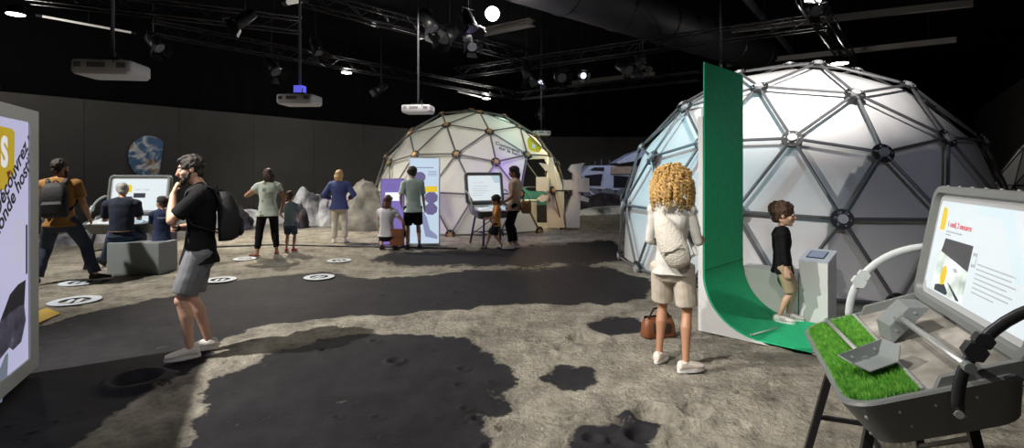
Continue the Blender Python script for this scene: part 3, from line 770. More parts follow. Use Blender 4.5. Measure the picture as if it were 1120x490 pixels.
# yaw: 0 faces away from the camera (+Y), PI/2 faces left, -PI/2 faces right
# --- bearded man with hand at the chin
p = G(219, 386)
man = person('bearded man in black t-shirt and grey shorts standing with hand on chin', (p.x, p.y, 0), PI / 2 + .48, 1.755, vox=.0075, build=.98,
    feet=((-.10, .07), (.09, -.06)), foot_dir=((-.1, 1, 0), (.12, 1, 0)),
    hands=((-.04, .20, 1.415), (-.04, .19, 1.12)), elbows=((-.45, .25, -1), (.4, -.4, -1)),
    hand_dirs=(((.35, -.25, .95), (.4, -1, .1), (1, .3, .2)), ((-1, .1, .15), (0, -1, 0), (0, .3, 1))), curl=(1.05, .6),
    head=(0, .16, 0), beard=True, hair='short', hair_m=M_HAIRD, neck_fwd=.05, skin=M_SKINL, lean=(0, .03),
    top=dict(m=M_BLACKCL, sleeve=.78, inf=.016, sleeve_r=.068, hem=-.12, flare=.012, wr=.010, ws=10),
    bottom=dict(name='shorts', m=cl('charcoal_grey', (.15, .155, .165)), len=.86, inf=.02, flare=.016), shoes='low', shoe_m=M_SHOEW, laces=M_LACE)
backpack(man, 'black backpack worn by the bearded man with hand on chin', mat('bag_black_nylon', (.006, .006, .007), .7, bump=.3, bscale=14), w=.31, h=.46, d=.19, drop=-.02)
a, el, wr = man['arms'][1]; wd = (wr - el).normalized()
MB().tube([wr - wd * .035, wr - wd * .012], [.030, .029], 14).build('wrist_band', M_HUB, man['body'], True)
cpos = man['C'] + man['fs'] * .140 - man['up'] * .13 - man['rs'] * .06
MB().ell(cpos, (.03, .006, .03)).build('chest_print', mat('print_orange', (.55, .18, .05), .7), man['body'])
# --- woman with golden curls
p = G(734, 399)
curly = person('woman with long golden curls in white hooded jacket and beige shorts, back to viewer', (p.x, p.y - .03, 0), -.52, 1.63, female=True, vox=.0075, skin=M_SKINT,
    feet=((-.13, .06), (.13, -.07)), foot_dir=((.15, 1, 0), (.75, .8, 0)),
    hands=((-.18, .24, 1.06), (.20, .28, 1.09)), elbows=((-.3, -.7, -1), (.3, -.7, -1)), hand_dirs=(((.3, 1, .1), (.6, 0, -1), (1, -.2, 0)), ((.1, 1, .2), (-1, 0, -.3), (0, 0, 1))),
    head=(0, .05, 0), hair='curly', hair_m=M_HAIRCU, curl=.6, build=.91,
    top=dict(name='hooded_jacket', m=cl('offwhite_cotton', (.55, .53, .49)), sleeve=1.8, inf=.018, sleeve_r=.058, hem=-.10, flare=.016, wr=.012, hood=True),
    bottom=dict(name='shorts', m=cl('beige_cotton', (.50, .44, .36)), len=.84, inf=.022, flare=.02), shoes='low', shoe_m=mat('shoe_pale_pink', (.72, .63, .56), .6), laces=M_SOLE)
# sling bag across her back
C_, up_, rs_, fs_ = curly['C'], curly['up'], curly['rs'], curly['fs']
o_ = C_ - fs_ * .165 - up_ * .30 + rs_ * .03
t = thing('sling_bag', 'pale quilted sling bag hanging on the back of the curly haired woman', 'bag', M=curly['M'] @ Matrix.Translation(o_)); Mi = Matrix.Translation(-o_)
ax = (up_ * .9 - rs_ * .42).normalized(); sd_ = ax.cross(fs_).normalized(); mb = MB()
prof = ((-.23, .05, .025), (-.19, .10, .06), (-.08, .125, .085), (.05, .115, .075), (.16, .085, .055), (.25, .04, .03))
mb.rings([[o_ + ax * z + sd_ * (rx * math.cos(2 * PI * j / 20)) + fs_ * (ry * math.sin(2 * PI * j / 20)) for j in range(20)] for z, rx, ry in prof])
M_SLING = mat('bag_pale_canvas', (.56, .52, .45), .85, var=.08, scale=30, bump=.5, bscale=60)
mb.build('bag_body', M_SLING, t, True, M=Mi)
MB().tube([o_ + ax * -.05 - fs_ * .088 - sd_ * .10, o_ + ax * -.07 - fs_ * .093, o_ + ax * -.05 - fs_ * .086 + sd_ * .10], .007, 6).build('zip', mat('zip_grey', (.32, .3, .27), .5), t, True, M=Mi)
MB().tube([o_ + ax * .22, C_ - rs_ * .05 - fs_ * .14 + up_ * .0, C_ - rs_ * .10 + up_ * .085, C_ - rs_ * .08 + fs_ * .13 - up_ * .05, C_ + rs_ * .10 + fs_ * .17 - up_ * .25, C_ + rs_ * .20 + fs_ * .03 - up_ * .42, o_ - ax * .18 + sd_ * .02 - fs_ * .0], [(.02, .006)] * 7, 8, ref=rs_).build('strap', M_SLING, t, True, M=Mi)
# --- boy standing on the slide
boy_p = G(856, 354)
boy = person('boy in black sweater and khaki shorts standing on the green slide', (boy_p.x, boy_p.y, .028), -PI / 2 - .38, 1.25, child=1.25, vox=.009, build=1.0,
    feet=((-.10, .08), (.09, -.06)), hands=((-.22, .10, .78), (.23, .03, .76)), elbows=((-.5, -1, 0), (.5, -1, 0)), curl=.35, foot_dir=((0, 1, 0), (.1, 1, 0)),
    head=(0, .05, 0), hair='mop', hair_m=M_HAIRB, lean=(0, -.02), skin=M_SKINL,
    top=dict(name='sweater', m=M_BLACKCL, sleeve=1.85, inf=.022, sleeve_r=.062, hem=-.12, wr=.012), bottom=dict(name='shorts', m=cl('khaki', (.33, .26, .16)), len=.98, inf=.018, flare=.012),
    shoes='striped', shoe_m=M_SHOEW, laces=M_SOLE)
# --- man in orange shirt with backpack
p = G(74, 309)
org = person('man in mustard t-shirt and dark jeans standing with legs apart, black backpack on', (p.x, p.y, 0), .42, 1.84, vox=.012,
    feet=((-.34, .0), (.30, .05)), foot_dir=((-.35, .5, 0), (1.6, .35, 0)), knees=((-.2, 1, 0), (.4, 1, 0)), pelvis=(-.08, 0, .885),
    hands=((-.25, .02, .80), (.20, .16, .88)), elbows=((-.2, -1, 0), (.2, -1, 0)), head=(-.45, .08, 0), hair='short', hair_m=M_HAIRD, beard=True, skin=M_SKINT, lean=(-.03, .04),
    top=dict(m=cl('mustard', (.30, .14, .03)), sleeve=.7, inf=.018, sleeve_r=.066, wr=.01), bottom=dict(m=cl('dark_denim', (.022, .030, .052)), len=1.94, inf=.014, cuff_r=.075, knee_r=.072), shoes='low', shoe_m=M_SHOEB)
backpack(org, 'black backpack on the man in the mustard t-shirt', MATS['bag_black_nylon'], w=.32, h=.48, d=.17)
# --- man on the bench
SEAT = .50
bx, by = G(128, 297).x, 8.32
sit = person('grey haired man in navy polo and jeans sitting on the grey bench', (bx + .10, by + .10, 0), .50, 1.78, vox=.013, pelvis=(0, 0, SEAT + .10), lean=(0, .14), belly=.02,
    feet=((-.36, .74), (.22, .30)), knees=((-.2, .6, 1), (.1, .7, 1)), foot_dir=((-.6, 1, 0), (.1, 1, 0)), toe=(-.35, 0),
    hands=((-.20, .42, .86), (.14, .44, .86)), elbows=((-.35, -.4, -1), (.35, -.4, -1)), head=(0, .32, 0), hair='receding', hair_m=M_HAIRG,
    top=dict(name='polo_shirt', m=cl('navy', (.012, .018, .038)), sleeve=.8, inf=.018, sleeve_r=.068, hem=-.05, collar=True), bottom=dict(m=cl('blue_denim', (.035, .065, .13)), len=1.92, inf=.012, cuff_r=.07), shoes='low', shoe_m=M_SHOEB, sole_m=M_SHOEB)
MB().tube([sit['P'] + V(-.175, 0, .05), sit['P'] + V(-.10, -.125, .05), sit['P'] + V(0, -.15, .05), sit['P'] + V(.10, -.125, .05), sit['P'] + V(.175, 0, .05)], [(.012, .006)] * 5, 6).build('belt', mat('leather_tan', (.2, .12, .06), .5), sit['body'], True)
kid = person('child in navy print t-shirt seated at the far end of the grey bench', (G(170, 297).x, 8.62, 0), .62, 1.28, child=.6, vox=.015, pelvis=(0, -.02, (SEAT + .07) / (1.28 / 1.75)), lean=(0, .12),
    feet=((-.1, .42, .2), (.1, .42, .2)), knees=((0, 1, 1), (0, 1, 1)), hands=((-.12, .38, 1.02), (.12, .38, 1.02)), elbows=((-.3, -.4, -1), (.3, -.4, -1)), head=(.7, .05, 0), hair='short', hair_m=M_HAIRD,
    top=dict(m=cl('navy_blue', (.016, .03, .085)), sleeve=.8, inf=.03, sleeve_r=.075, hem=-.12, flare=.02), bottom=dict(m=cl('dark_denim', (.022, .030, .052)), len=1.9, inf=.012), shoes='low', shoe_m=M_SHOEB, face=True)
ks = kid['C'] - kid['up'] * .13; KF = frame(ks - kid['fs'] * .162 - kid['rs'] * .10, kid['rs'], kid['up'])
text('back_print', 'Neptune', .06, mat('print_pale_blue', (.55, .6, .7), .7), kid['body'], KF, bold=.001)
# --- woman in floral top
p = G(293, 279)
flo = person('woman in pale floral top and black trousers seen from behind', (p.x, p.y, 0), .50, 1.66, female=True, vox=.013, build=1.12, skin=M_SKINT,
    feet=((-.20, -.03), (.17, .10)), hands=((-.22, .22, 1.28), (.26, .10, .92)), elbows=((-1, .1, -.8), (1, -.6, -.2)), hair='bob', hair_m=mat('hair_dark_auburn', (.04, .017, .011), .6, var=.4, scale=60), head=(.25, .1, 0), foot_dir=((-.9, .7, 0), (.1, 1, 0)),
    top=dict(m=mat_ramp('cloth_floral', [(0, (.45, .16, .14)), (.26, (.16, .24, .14)), (.34, (.52, .58, .50)), (1, (.52, .58, .50))], 6, kind='voronoi', rough=.85), sleeve=.42, inf=.022, hem=-.13, flare=.03), bottom=dict(m=M_BLACKCL, len=1.86, inf=.010, cuff_r=.055, knee_r=.062), shoes='sandal', shoe_m=mat('leather_red_brown', (.25, .06, .04), .6))
p = G(316, 276)
person('small child in blue shorts and red shoes behind the woman in floral top', (p.x, p.y + .05, 0), .1, 1.22, child=.8, vox=.015, hair='short', hair_m=M_HAIRB, head=(0, .1, 0), hands=((-.22, .18, .95), (.2, .16, .95)),
    top=dict(m=cl('blue_grey', (.22, .30, .36)), sleeve=.8, inf=.02), bottom=dict(name='shorts', m=cl('blue_jean', (.03, .055, .12)), len=.9), shoes='low', shoe_m=mat('shoe_red', (.45, .03, .03), .5))
# --- person in blue jacket
p = G(371, 265)
blu = person('woman in blue jacket and cream trousers standing near the white rocks', (p.x, p.y, 0), .18, 1.64, female=True, vox=.014, build=1.1, hair='bob', hair_m=M_HAIRBL, skin=M_SKINL,
    feet=((-.12, .0), (.13, .04)), hands=((-.22, .16, 1.05), (.22, .16, 1.05)), elbows=((-1, -.7, -.4), (1, -.7, -.4)), head=(-.1, .12, 0),
    top=dict(name='jacket', m=cl('blue_jacket', (.045, .06, .18)), sleeve=1.85, inf=.034, sleeve_r=.075, hem=-.12, flare=.03, collar=True), bottom=dict(m=cl('cream', (.55, .50, .40)), len=1.93, inf=.016, cuff_r=.07, knee_r=.07), shoes='low', shoe_m=M_SHOEW)
# --- crouching woman
p = G(424, 273)
cro = person('woman with long brown hair crouching before the purple display, white top', (p.x, p.y, 0), -.15, 1.66, female=True, vox=.014, hair='long', hair_m=mat('hair_chestnut', (.07, .026, .022), .55, var=.4, scale=50), skin=M_SKINL,
    pelvis=(0, -.06, .36), lean=(.0, .16), feet=((-.17, .06), (.16, .02)), knees=((-.4, 1, .8), (.4, 1, .8)), hands=((-.2, .42, .62), (.30, .20, .42)), elbows=((-1, -.3, -.6), (1, -.4, -.4)), head=(0, .05, 0), foot_dir=((-.2, 1, 0), (.3, 1, 0)),
    top=dict(m=cl('white_lilac', (.62, .60, .66)), sleeve=.45, inf=.022, hem=-.06, flare=.02), bottom=dict(m=M_BLACKCL, len=1.75, inf=.014), shoes='low', shoe_m=mat('leather_dark', (.05, .03, .02), .5), sole_m=M_SHOEB)
# shoulder bag hanging at her side
t = thing('shoulder_bag', 'brown leather shoulder bag at the side of the crouching woman', 'bag', (p.x + .22, p.y - .10, .10), -.1)
M_LEA = mat('leather_brown', (.22, .075, .028), .5, var=.15, scale=8, bump=.2, bscale=30)
MB().box((-.15, -.05, 0), (.13, .05, .34), bev=.025).build('bag_body', M_LEA, t, 'auto'); MB().box((-.152, -.06, .18), (.132, .0, .345), bev=.015).build('flap', M_LEA, t)
MB().tube([V(-.10, -.03, .33), V(-.12, -.045, .55), V(-.14, -.01, .88)], [(.010, .004)] * 3, 6).build('strap', M_LEA, t)
# --- teenager in light tee at the lit panel
p = G(452, 272)
person('teenage boy in pale mint t-shirt and black shorts at the lit display panels', (p.x, p.y, 0), .28, 1.70, vox=.014, build=.92, hair='mop', hair_m=M_HAIRD,
    feet=((-.12, 0), (.14, .05)), hands=((-.24, .12, .95), (.25, .10, .86)), head=(.3, .25, 0), lean=(-.03, .05),
    top=dict(m=cl('mint', (.48, .60, .56)), sleeve=.85, inf=.028, sleeve_r=.075, hem=-.14, flare=.02), bottom=dict(name='shorts', m=M_BLACKCL, len=.95, inf=.024, flare=.02), shoes='low', shoe_m=M_SHOEB, sole_m=M_SHOEB)
# --- child in orange
p = G(543, 272)
person('small boy in orange t-shirt walking beside the middle console', (p.x, p.y, 0), PI / 2 + .15, 1.13, child=.8, vox=.012, hair='mop', hair_m=M_HAIRD, skin=M_SKINT,
    feet=((-.06, .34, .02), (.08, -.20)), knees=((0, 1, 0), (0, 1, .2)), hands=((-.2, .30, 1.0), (.22, .02, .82)), head=(0, .18, 0), pelvis=(0, 0, .84), toe=(0, 0),
    top=dict(m=cl('orange', (.72, .30, .07)), sleeve=.8, inf=.026, sleeve_r=.07, hem=-.1, flare=.02), bottom=dict(name='shorts', m=cl('dark_navy', (.02, .02, .035)), len=.95, flare=.02), shoes='sandal', shoe_m=M_SHOEB)
# --- woman in beige
p = G(563, 271)
bei = person('woman in beige blouse and black trousers facing the middle console', (p.x, p.y, 0), PI / 2 - .05, 1.72, female=True, vox=.013, hair='bob', hair_m=M_HAIRD, skin=M_SKINT, build=1.05,
    feet=((-.10, .08), (.10, -.03)), hands=((-.16, .24, .98), (.2, .15, .88)), head=(0, .12, 0),
    top=dict(name='blouse', m=cl('beige_pink', (.52, .37, .27)), sleeve=.6, inf=.024, sleeve_r=.07, hem=-.12, flare=.02), bottom=dict(m=M_BLACKCL, len=1.86, inf=.012, cuff_r=.055, knee_r=.062), shoes='low', shoe_m=mat('shoe_cream', (.6, .5, .42), .6))
t = thing('handbag', 'small tan basket handbag carried by the woman in beige', 'bag', (p.x + .24, p.y - .16, .74), 0)
mb = MB(); mb.rings([rrect(.22 * a, .16 * b, .06 * a, z) for z, a, b in ((0, .7, .6), (.03, .95, .9), (.14, 1, 1), (.24, .92, .8), (.26, .8, .7))]); mb.build('bag_body', mat('wicker_tan', (.34, .19, .07), .8, var=.3, scale=60, bump=.6, bscale=90), t, True)
MB().tube([V(-.08, 0, .24), V(-.05, 0, .38), V(-.02, 0, .44), V(.03, 0, .38), V(.08, 0, .24)], .007, 6).build('handle', M_LEA, t, True)
# ================================================================ consoles
M_SHELL = mat('console_grey', (.15, .158, .155), .42, .15, var=.05, scale=6, bump=.05, bscale=80)
M_SHELL_D = mat('console_dark_grey', (.10, .105, .11), .42, .2, var=.08, scale=6); M_LEG = mat('leg_black_steel', (.014, .014, .016), .4, .3)
M_RIVET = mat('rivet_steel', (.5, .5, .5), .35, .6)
M_CONC = mat_ramp('lunar_concrete', [(.3, (.10, .092, .08)), (.5, (.21, .195, .17)), (.7, (.36, .34, .31))], 5, 8, .8, bump=.3)
def screen_mat(name, col, e): return mat(name, tuple(c * .12 for c in col), .3, emit=col, estr=e)
M_SCR = screen_mat('screen_white', (.84, .93, .97), .80)
M_SCRB = screen_mat('screen_pale_blue', (.55, .72, .80), .8); M_SCRD = screen_mat('screen_dark', (.05, .055, .075), .8); M_SCRY = screen_mat('screen_yellow', (.85, .6, .04), .9); M_SCRR = screen_mat('screen_red', (.75, .12, .14), .8)
M_SCRG = screen_mat('screen_grey', (.50, .52, .54), .8)
M_MOONPIC = mat_ramp('screen_moon_photo', [(.3, (.16, .2, .19)), (.55, (.5, .56, .53)), (.8, (.78, .82, .8))], 7, 6, .5, emit=.75)
def arm_arc(parent, side, m, W, dy, z0, lidz, name='hinge_arm'):
    x = side * (W / 2 + .03)
    # quarter ring from the tray side, up and over to the lid side
    c = V(x, dy + .36, z0 - .02); rad = .40; pts = []
    for k in range(15):
        a = math.radians(185 - 92 * k / 14); pts.append(c + V(0, math.cos(a) * rad, math.sin(a) * rad))
    arm = MB().tube(pts, [(.010, .020)] * 15, 8, ref=V(1, 0, 0)).build(name, m, parent, True)
    k = 5; mb = MB(); mb.tube([pts[k] - V(.02, 0, 0), pts[k] + V(.02, 0, 0)], .036, 6); mb.tube([pts[k + 1] - V(.018, 0, 0), pts[k + 1] + V(.018, 0, 0)], .03, 6); mb.build('knuckle', m, arm)
    MB().tube([pts[0] - V(.014, 0, 0), pts[0] + V(.014, 0, 0)], .014, 12).build('pivot', M_RIVET, arm)
    return arm
def console(label, loc, yaw, kind, group='suitcase shaped exhibit consoles', lean=.17, hi=1.0, W=1.12, D=.56, lidh=.60, zf=.725, zb=.95, shell=None):
    shell = shell or M_SHELL
    t = thing('exhibit_console', label, 'exhibit console', loc, yaw, group)
    tilt = math.atan2(zb - zf, D); MT = Matrix.Translation((0, 0, (zf + zb) / 2)) @ Matrix.Rotation(tilt, 4, 'X')
    Ds = D / math.cos(tilt)
    mb = MB(); n = 6
    r = [rrect(W - .24, Ds - .22, .06, -.20, n), rrect(W - .12, Ds - .12, .10, -.18, n), rrect(W - .015, Ds - .015, .12, -.03, n), rrect(W, Ds, .12, -.006, n), rrect(W - .01, Ds - .01, .12, .004, n), rrect(W - .05, Ds - .05, .10, .004, n), rrect(W - .06, Ds - .06, .095, -.03, n)]
    mb.rings(r); mb.build('tray', shell, t, 'auto', M=MT)
    # raised side cheeks at the rear half
    for sx in (-1, 1):
        pts = [V(sx * (W / 2 - .02), -.02 * Ds, -.02), V(sx * (W / 2 - .02), .06 * Ds, .035), V(sx * (W / 2 - .02), Ds / 2 - .02, .035), V(sx * (W / 2 - .02), Ds / 2 - .02, -.03)]
        c = MB().prism(pts, (-sx * .028, 0, 0)).build('side_cheek', shell, t, M=MT)
        q = MB()
        for y in (-.40, -.22, -.03, .18, .42): q.tube([V(sx * (W / 2 - .03), y * Ds, -.05), V(sx * (W / 2 - .0105), y * Ds, -.05)], .0045, 8)
        for y in (-.44, -.2, .1, .42): q.tube([V(sx * (W / 2 - .04), y * Ds * .94, -.115), V(sx * (W / 2 - .033), y * Ds * .94, -.115)], .0045, 8)
        build_each(q, 'rivet', M_RIVET, c, M=MT)
    # bed
    if kind == 'turf':
        MB().rings([rrect(W - .07, Ds * .53, .02, -.028, n, cy=Ds * .20), rrect(W - .07, Ds * .53, .02, -.006, n, cy=Ds * .20)]).build('concrete_bed', M_CONC, t, M=MT)
        MB().box((-W / 2 + .03, -.052 * Ds - .006, -.03), (W / 2 - .03, -.052 * Ds + .006, .010), M=None).build('divider_strip', M_RIVET, t, M=MT)
        turf = MB().rings([rrect(W - .07, Ds * .41, .09, -.028, n, cy=-Ds * .265, rb=.01), rrect(W - .075, Ds * .41 - .005, .09, .000, n, cy=-Ds * .265, rb=.01)]).build('turf_mat', mat('turf_backing', (.03, .10, .015), .9, var=.3, scale=40), t, M=MT)
        g = MB(); bm = g.bm; rr = random.Random(3)
        for _ in range(17000):
            x = rr.uniform(-W / 2 + .035, W / 2 - .035); y = rr.uniform(-Ds * .468, -Ds * .062)
            cx = abs(x) - (W / 2 - .13); cyy = -y - (Ds * .468 - .095)
            if cx > 0 and cyy > 0 and cx * cx + cyy * cyy > .092 ** 2: continue
            a = rr.uniform(0, 6.28); h = rr.uniform(.014, .028); l = rr.uniform(0, .014); b = rr.uniform(0, 6.28); wv = V(math.cos(a), math.sin(a), 0) * .0013
            p = V(x, y, -.002); tip = p + V(math.cos(b) * l, math.sin(b) * l, h)
            bm.faces.new((bm.verts.new(p - wv), bm.verts.new(p + wv), bm.verts.new(tip)))
        tag(g.build('grass_blades', mat_ramp('grass_green', [(.3, (.05, .22, .02)), (.5, (.11, .36, .03)), (.75, (.24, .48, .07))], 30, 3, .6), turf, M=MT), kind='stuff')
    else:
        MB().rings([rrect(W - .07, Ds - .07, .09, -.028, n), rrect(W - .08, Ds - .08, .085, -.012, n)]).build('tray_bed', mat('bed_white_acrylic', (.62, .66, .68), .3), t, M=MT)
        for i, (x, y, w_, h_) in enumerate(((-.22, -.06, .30, .17), (.16, .04, .34, .22), (.30, -.14, .16, .10))):
            s_ = MB().box((x - w_ / 2, y - h_ / 2, -.012), (x + w_ / 2, y + h_ / 2, -.004)).build('touch_panel', M_SCRB if i else M_SCR, t, M=MT)
            MB().box((x - w_ / 2 + .03, y - h_ / 2 + .03, -.004), (x + w_ / 2 - .03, y - h_ / 2 + .06, -.002)).build('touch_button', M_SHELL_D, s_, M=MT)
    # lid
    ML = Matrix.Translation((0, D / 2 - .01, zb)) @ Matrix.Rotation(PI / 2 - lean, 4, 'X')      # local x right, y up the lid, z towards the visitor
    cyl_ = lidh / 2
    mb = MB(); mb.rings([rrect(W - .16, lidh - .12, .05, -.10, n, cyl_), rrect(W - .05, lidh - .05, .07, -.085, n, cyl_), rrect(W, lidh, .075, -.04, n, cyl_), rrect(W, lidh, .075, .022, n, cyl_), rrect(W - .012, lidh - .012, .07, .03, n, cyl_), rrect(W - .07, lidh - .07, .05, .03, n, cyl_), rrect(W - .09, lidh - .09, .045, .0, n, cyl_)])
    lid = mb.build('lid', shell, t, 'auto', M=ML)
    q = MB()
    for k in range(8): x = -W / 2 + .08 + k * (W - .16) / 7; q.tube([V(x, lidh - .001, -.005), V(x, lidh + .007, -.005)], .008, 8)
    for k in range(4):
        for sx in (-1, 1): y = .1 + k * (lidh - .2) / 3; q.tube([V(sx * (W / 2 - .001), y, -.005), V(sx * (W / 2 + .006), y, -.005)], .008, 8)
    build_each(q, 'rivet', M_RIVET, lid, M=ML)
    sw, sh = W - .15, lidh - .15
    bez = MB().box((-W / 2 + .045, .045, -.002), (W / 2 - .045, lidh - .045, .004)).build('screen_surround', mat('surround_grey', (.36, .37, .38), .5), t, M=ML)
    ch = .035
    scr = MB().prism([V(-sw / 2 + ch * .3, cyl_ + sh / 2, .005), V(-sw / 2, cyl_ + sh / 2 - ch, .005), V(-sw / 2, cyl_ - sh / 2 + ch, .005), V(-sw / 2 + ch, cyl_ - sh / 2, .005), V(sw / 2, cyl_ - sh / 2, .005), V(sw / 2, cyl_ + sh / 2, .005)], (0, 0, .003)).build('screen', M_SCR, t, M=ML)
    def sb(name, x0, y0, x1, y1, m, z=.0085):    # patches in screen fractions, x right, y down
        return MB().box((-sw / 2 + x0 * sw, cyl_ + sh / 2 - y1 * sh, z), (-sw / 2 + x1 * sw, cyl_ + sh / 2 - y0 * sh, z + .0008)).build(name, m, scr, M=ML)
    def sp_(name, pts, m, z=.0085): return MB().prism([V(-sw / 2 + x * sw, cyl_ + sh / 2 - y * sh, z) for x, y in pts], (0, 0, .0008)).build(name, m, scr, M=ML)
    def st(s_, x, y, size, m, sx=1.0): return text('writing', s_, size, m, scr, ML @ Matrix.Translation((-sw / 2 + x * sw, cyl_ + sh / 2 - y * sh, .0095)), sx=sx)
    if kind == 'turf':
        sp_('page_corner', [(.45, .0), (.78, .0), (.88, .32), (1, .32), (1, 0), (1, .5), (.84, .5), (.70, .08), (.45, .08)][:0] or [(.42, .0), (.72, .0), (.90, .46), (1, .46), (1, .60), (.85, .60), (.66, .09), (.42, .09)], screen_mat('screen_ice', (.70, .84, .90), .9))
        sp_('logo', [(.05, .07), (.09, .07), (.11, .14), (.11, .32), (.05, .32)], M_SCRY)
        st('1 outil, 2 mesures', .14, .27, .040, M_SCRR, .9); st('Comment récolter un échantillon', .14, .33, .013, M_SCRG); st('sur la Lune', .14, .365, .013, M_SCRG)
        ph = sp_('photo', [(.15, .40), (.46, .40), (.46, .98), (.10, .98), (.10, .55)], M_MOONPIC)
        sp_('photo_sky', [(.15, .40), (.46, .40), (.46, .66), (.13, .55)], M_SCRD, .0095)
        sp_('photo_astronaut', [(.19, .72), (.225, .68), (.25, .74), (.24, .88), (.20, .90), (.18, .82)], M_SCRY, .0098)
        sp_('photo_shadow', [(.14, .92), (.24, .87), (.30, .95), (.28, .98), (.14, .98)], M_SCRD, .0096); sp_('photo_rover', [(.27, .84), (.31, .86), (.43, .96), (.43, .975), (.40, .975)], M_SCRD, .0096)
        sp_('photo_rock', [(.30, .68), (.34, .67), (.36, .71), (.32, .72)], M_SCRG, .0096)
        for k in range(7): sb('text_line', .53, .55 + k * .045, .53 + (.33, .30, .34, .28, .33, .31, .2)[k], .556 + k * .045 + .006, M_SCRG)
        w_ = sp_('watch_icon', [(.475, .46), (.515, .46), (.515, .60), (.475, .60)], M_SCRG); sp_('watch_face', [(.48, .49), (.51, .49), (.51, .57), (.48, .57)], M_SCR, .0096)
    elif kind == 'maps':
        q = MB(); q.bm; pts = [V(-sw / 2 + (.13 + .085 * math.cos(a)) * sw, cyl_ + sh / 2 - (.27 + .16 * math.sin(a)) * sh, .0085) for a in [2 * PI * j / 20 for j in range(20)]]
        q.prism(pts, (0, 0, .001)); q.build('moon_disc', M_SCRG, scr, M=ML)
        sp_('logo', [(.28, .18), (.34, .18), (.36, .24), (.36, .42), (.28, .42)], M_SCRY); st('1 lune, 2 visages', .40, .36, .05, M_SCRG, .85)
        sb('picture', .17, .56, .38, .78, M_SCRD); sb('picture', .40, .45, .62, .60, M_SCRD); sb('text_line', .19, .84, .36, .86, M_SCRG); sb('text_line', .19, .89, .33, .91, M_SCRG)
    else:
        sp_('page_corner', [(.72, 0), (1, 0), (1, .3), (.82, .3)], M_SCRB); st('1 pas, 2 mondes', .12, .3, .05, screen_mat('screen_pink', (.7, .45, .5), .9), .9)
        for k in range(5): sb('text_line', .12, .42 + k * .09, .12 + (.5, .44, .52, .4, .3)[k], .435 + k * .09, M_SCRG)
    # hinge arms
    dz = (zf + zb) / 2
    armm = mat('arm_black', (.018, .018, .020), .4); arml = mat('arm_light_grey', (.42, .45, .45), .45)
    for sx in (-1, 1): arm_arc(t, sx, (armm if sx == 1 else arml) if kind == 'turf' else arml, W, .09 if (sx == 1 and kind == 'turf') else .0, dz, zb)
    # legs
    for sx in (-1, 1):
        for sy in (-1, 1):
            top = V(sx * (W / 2 - .19), sy * (D / 2 - .13), zf - .12 + (.14 if sy > 0 else .03)); bot = V(sx * (W / 2 - .10), sy * (D / 2 - .0), .0)
            MB().tube([bot, top], [(.024, .024)] * 2, 4, ref=V(1, 1, 0)).build('leg', M_LEG, t)
        MB().tube([V(sx * (W / 2 - .13), -(D / 2 - .05), .28), V(sx * (W / 2 - .13), (D / 2 - .05), .28)], [(.015, .015)] * 2, 4, ref=V(1, 0, 1)).build('side_rail', M_LEG, t)
    MB().tube([V(-W / 2 + .13, .0, .28), V(W / 2 - .13, .0, .28)], [(.014, .014)] * 2, 4, ref=V(0, 1, 1)).build('cross_rail', M_LEG, t)
    MB().tube([V(-W / 2 + .12, D / 2 - .04, .2), V(W / 2 - .18, D / 2 - .1, zf - .1)], [(.012, .012)] * 2, 4, ref=V(0, 1, 1)).build('brace', M_LEG, t)
    return t, MT
# near console: far front tray corner (1.68,2.95), near one (1.31,2.05), visitor side is to the left
wv = V(-.37, -.93, 0).normalized(); dv = V(.93, -.37, 0).normalized(); FC = V(1.66, 3.0, 0)
KC = FC + wv * .56 + dv * .28; KYAW = math.atan2(wv.y, wv.x)       # local +x = towards the viewer, local -y = visitor side
k1, KT = console('large grey console with a grass turf tray and two metal scoops', (KC.x, KC.y, 0), KYAW, 'turf', lidh=.60)
g_ = G(113, 296)
console('grey console with a moon disc on its screen, where a grey haired man sits', (g_.x + .07, 8.92, 0), .0, 'maps', W=1.10, D=.60, zf=.74, zb=.86, lidh=.70, lean=.14)
console('grey console in front of the rear dome beside the boy in orange', (-.45, 11.75, 0), .55, 'steps', W=.98, D=.62, zf=.74, zb=.88, lidh=.72, lean=.14, shell=M_SHELL_D)
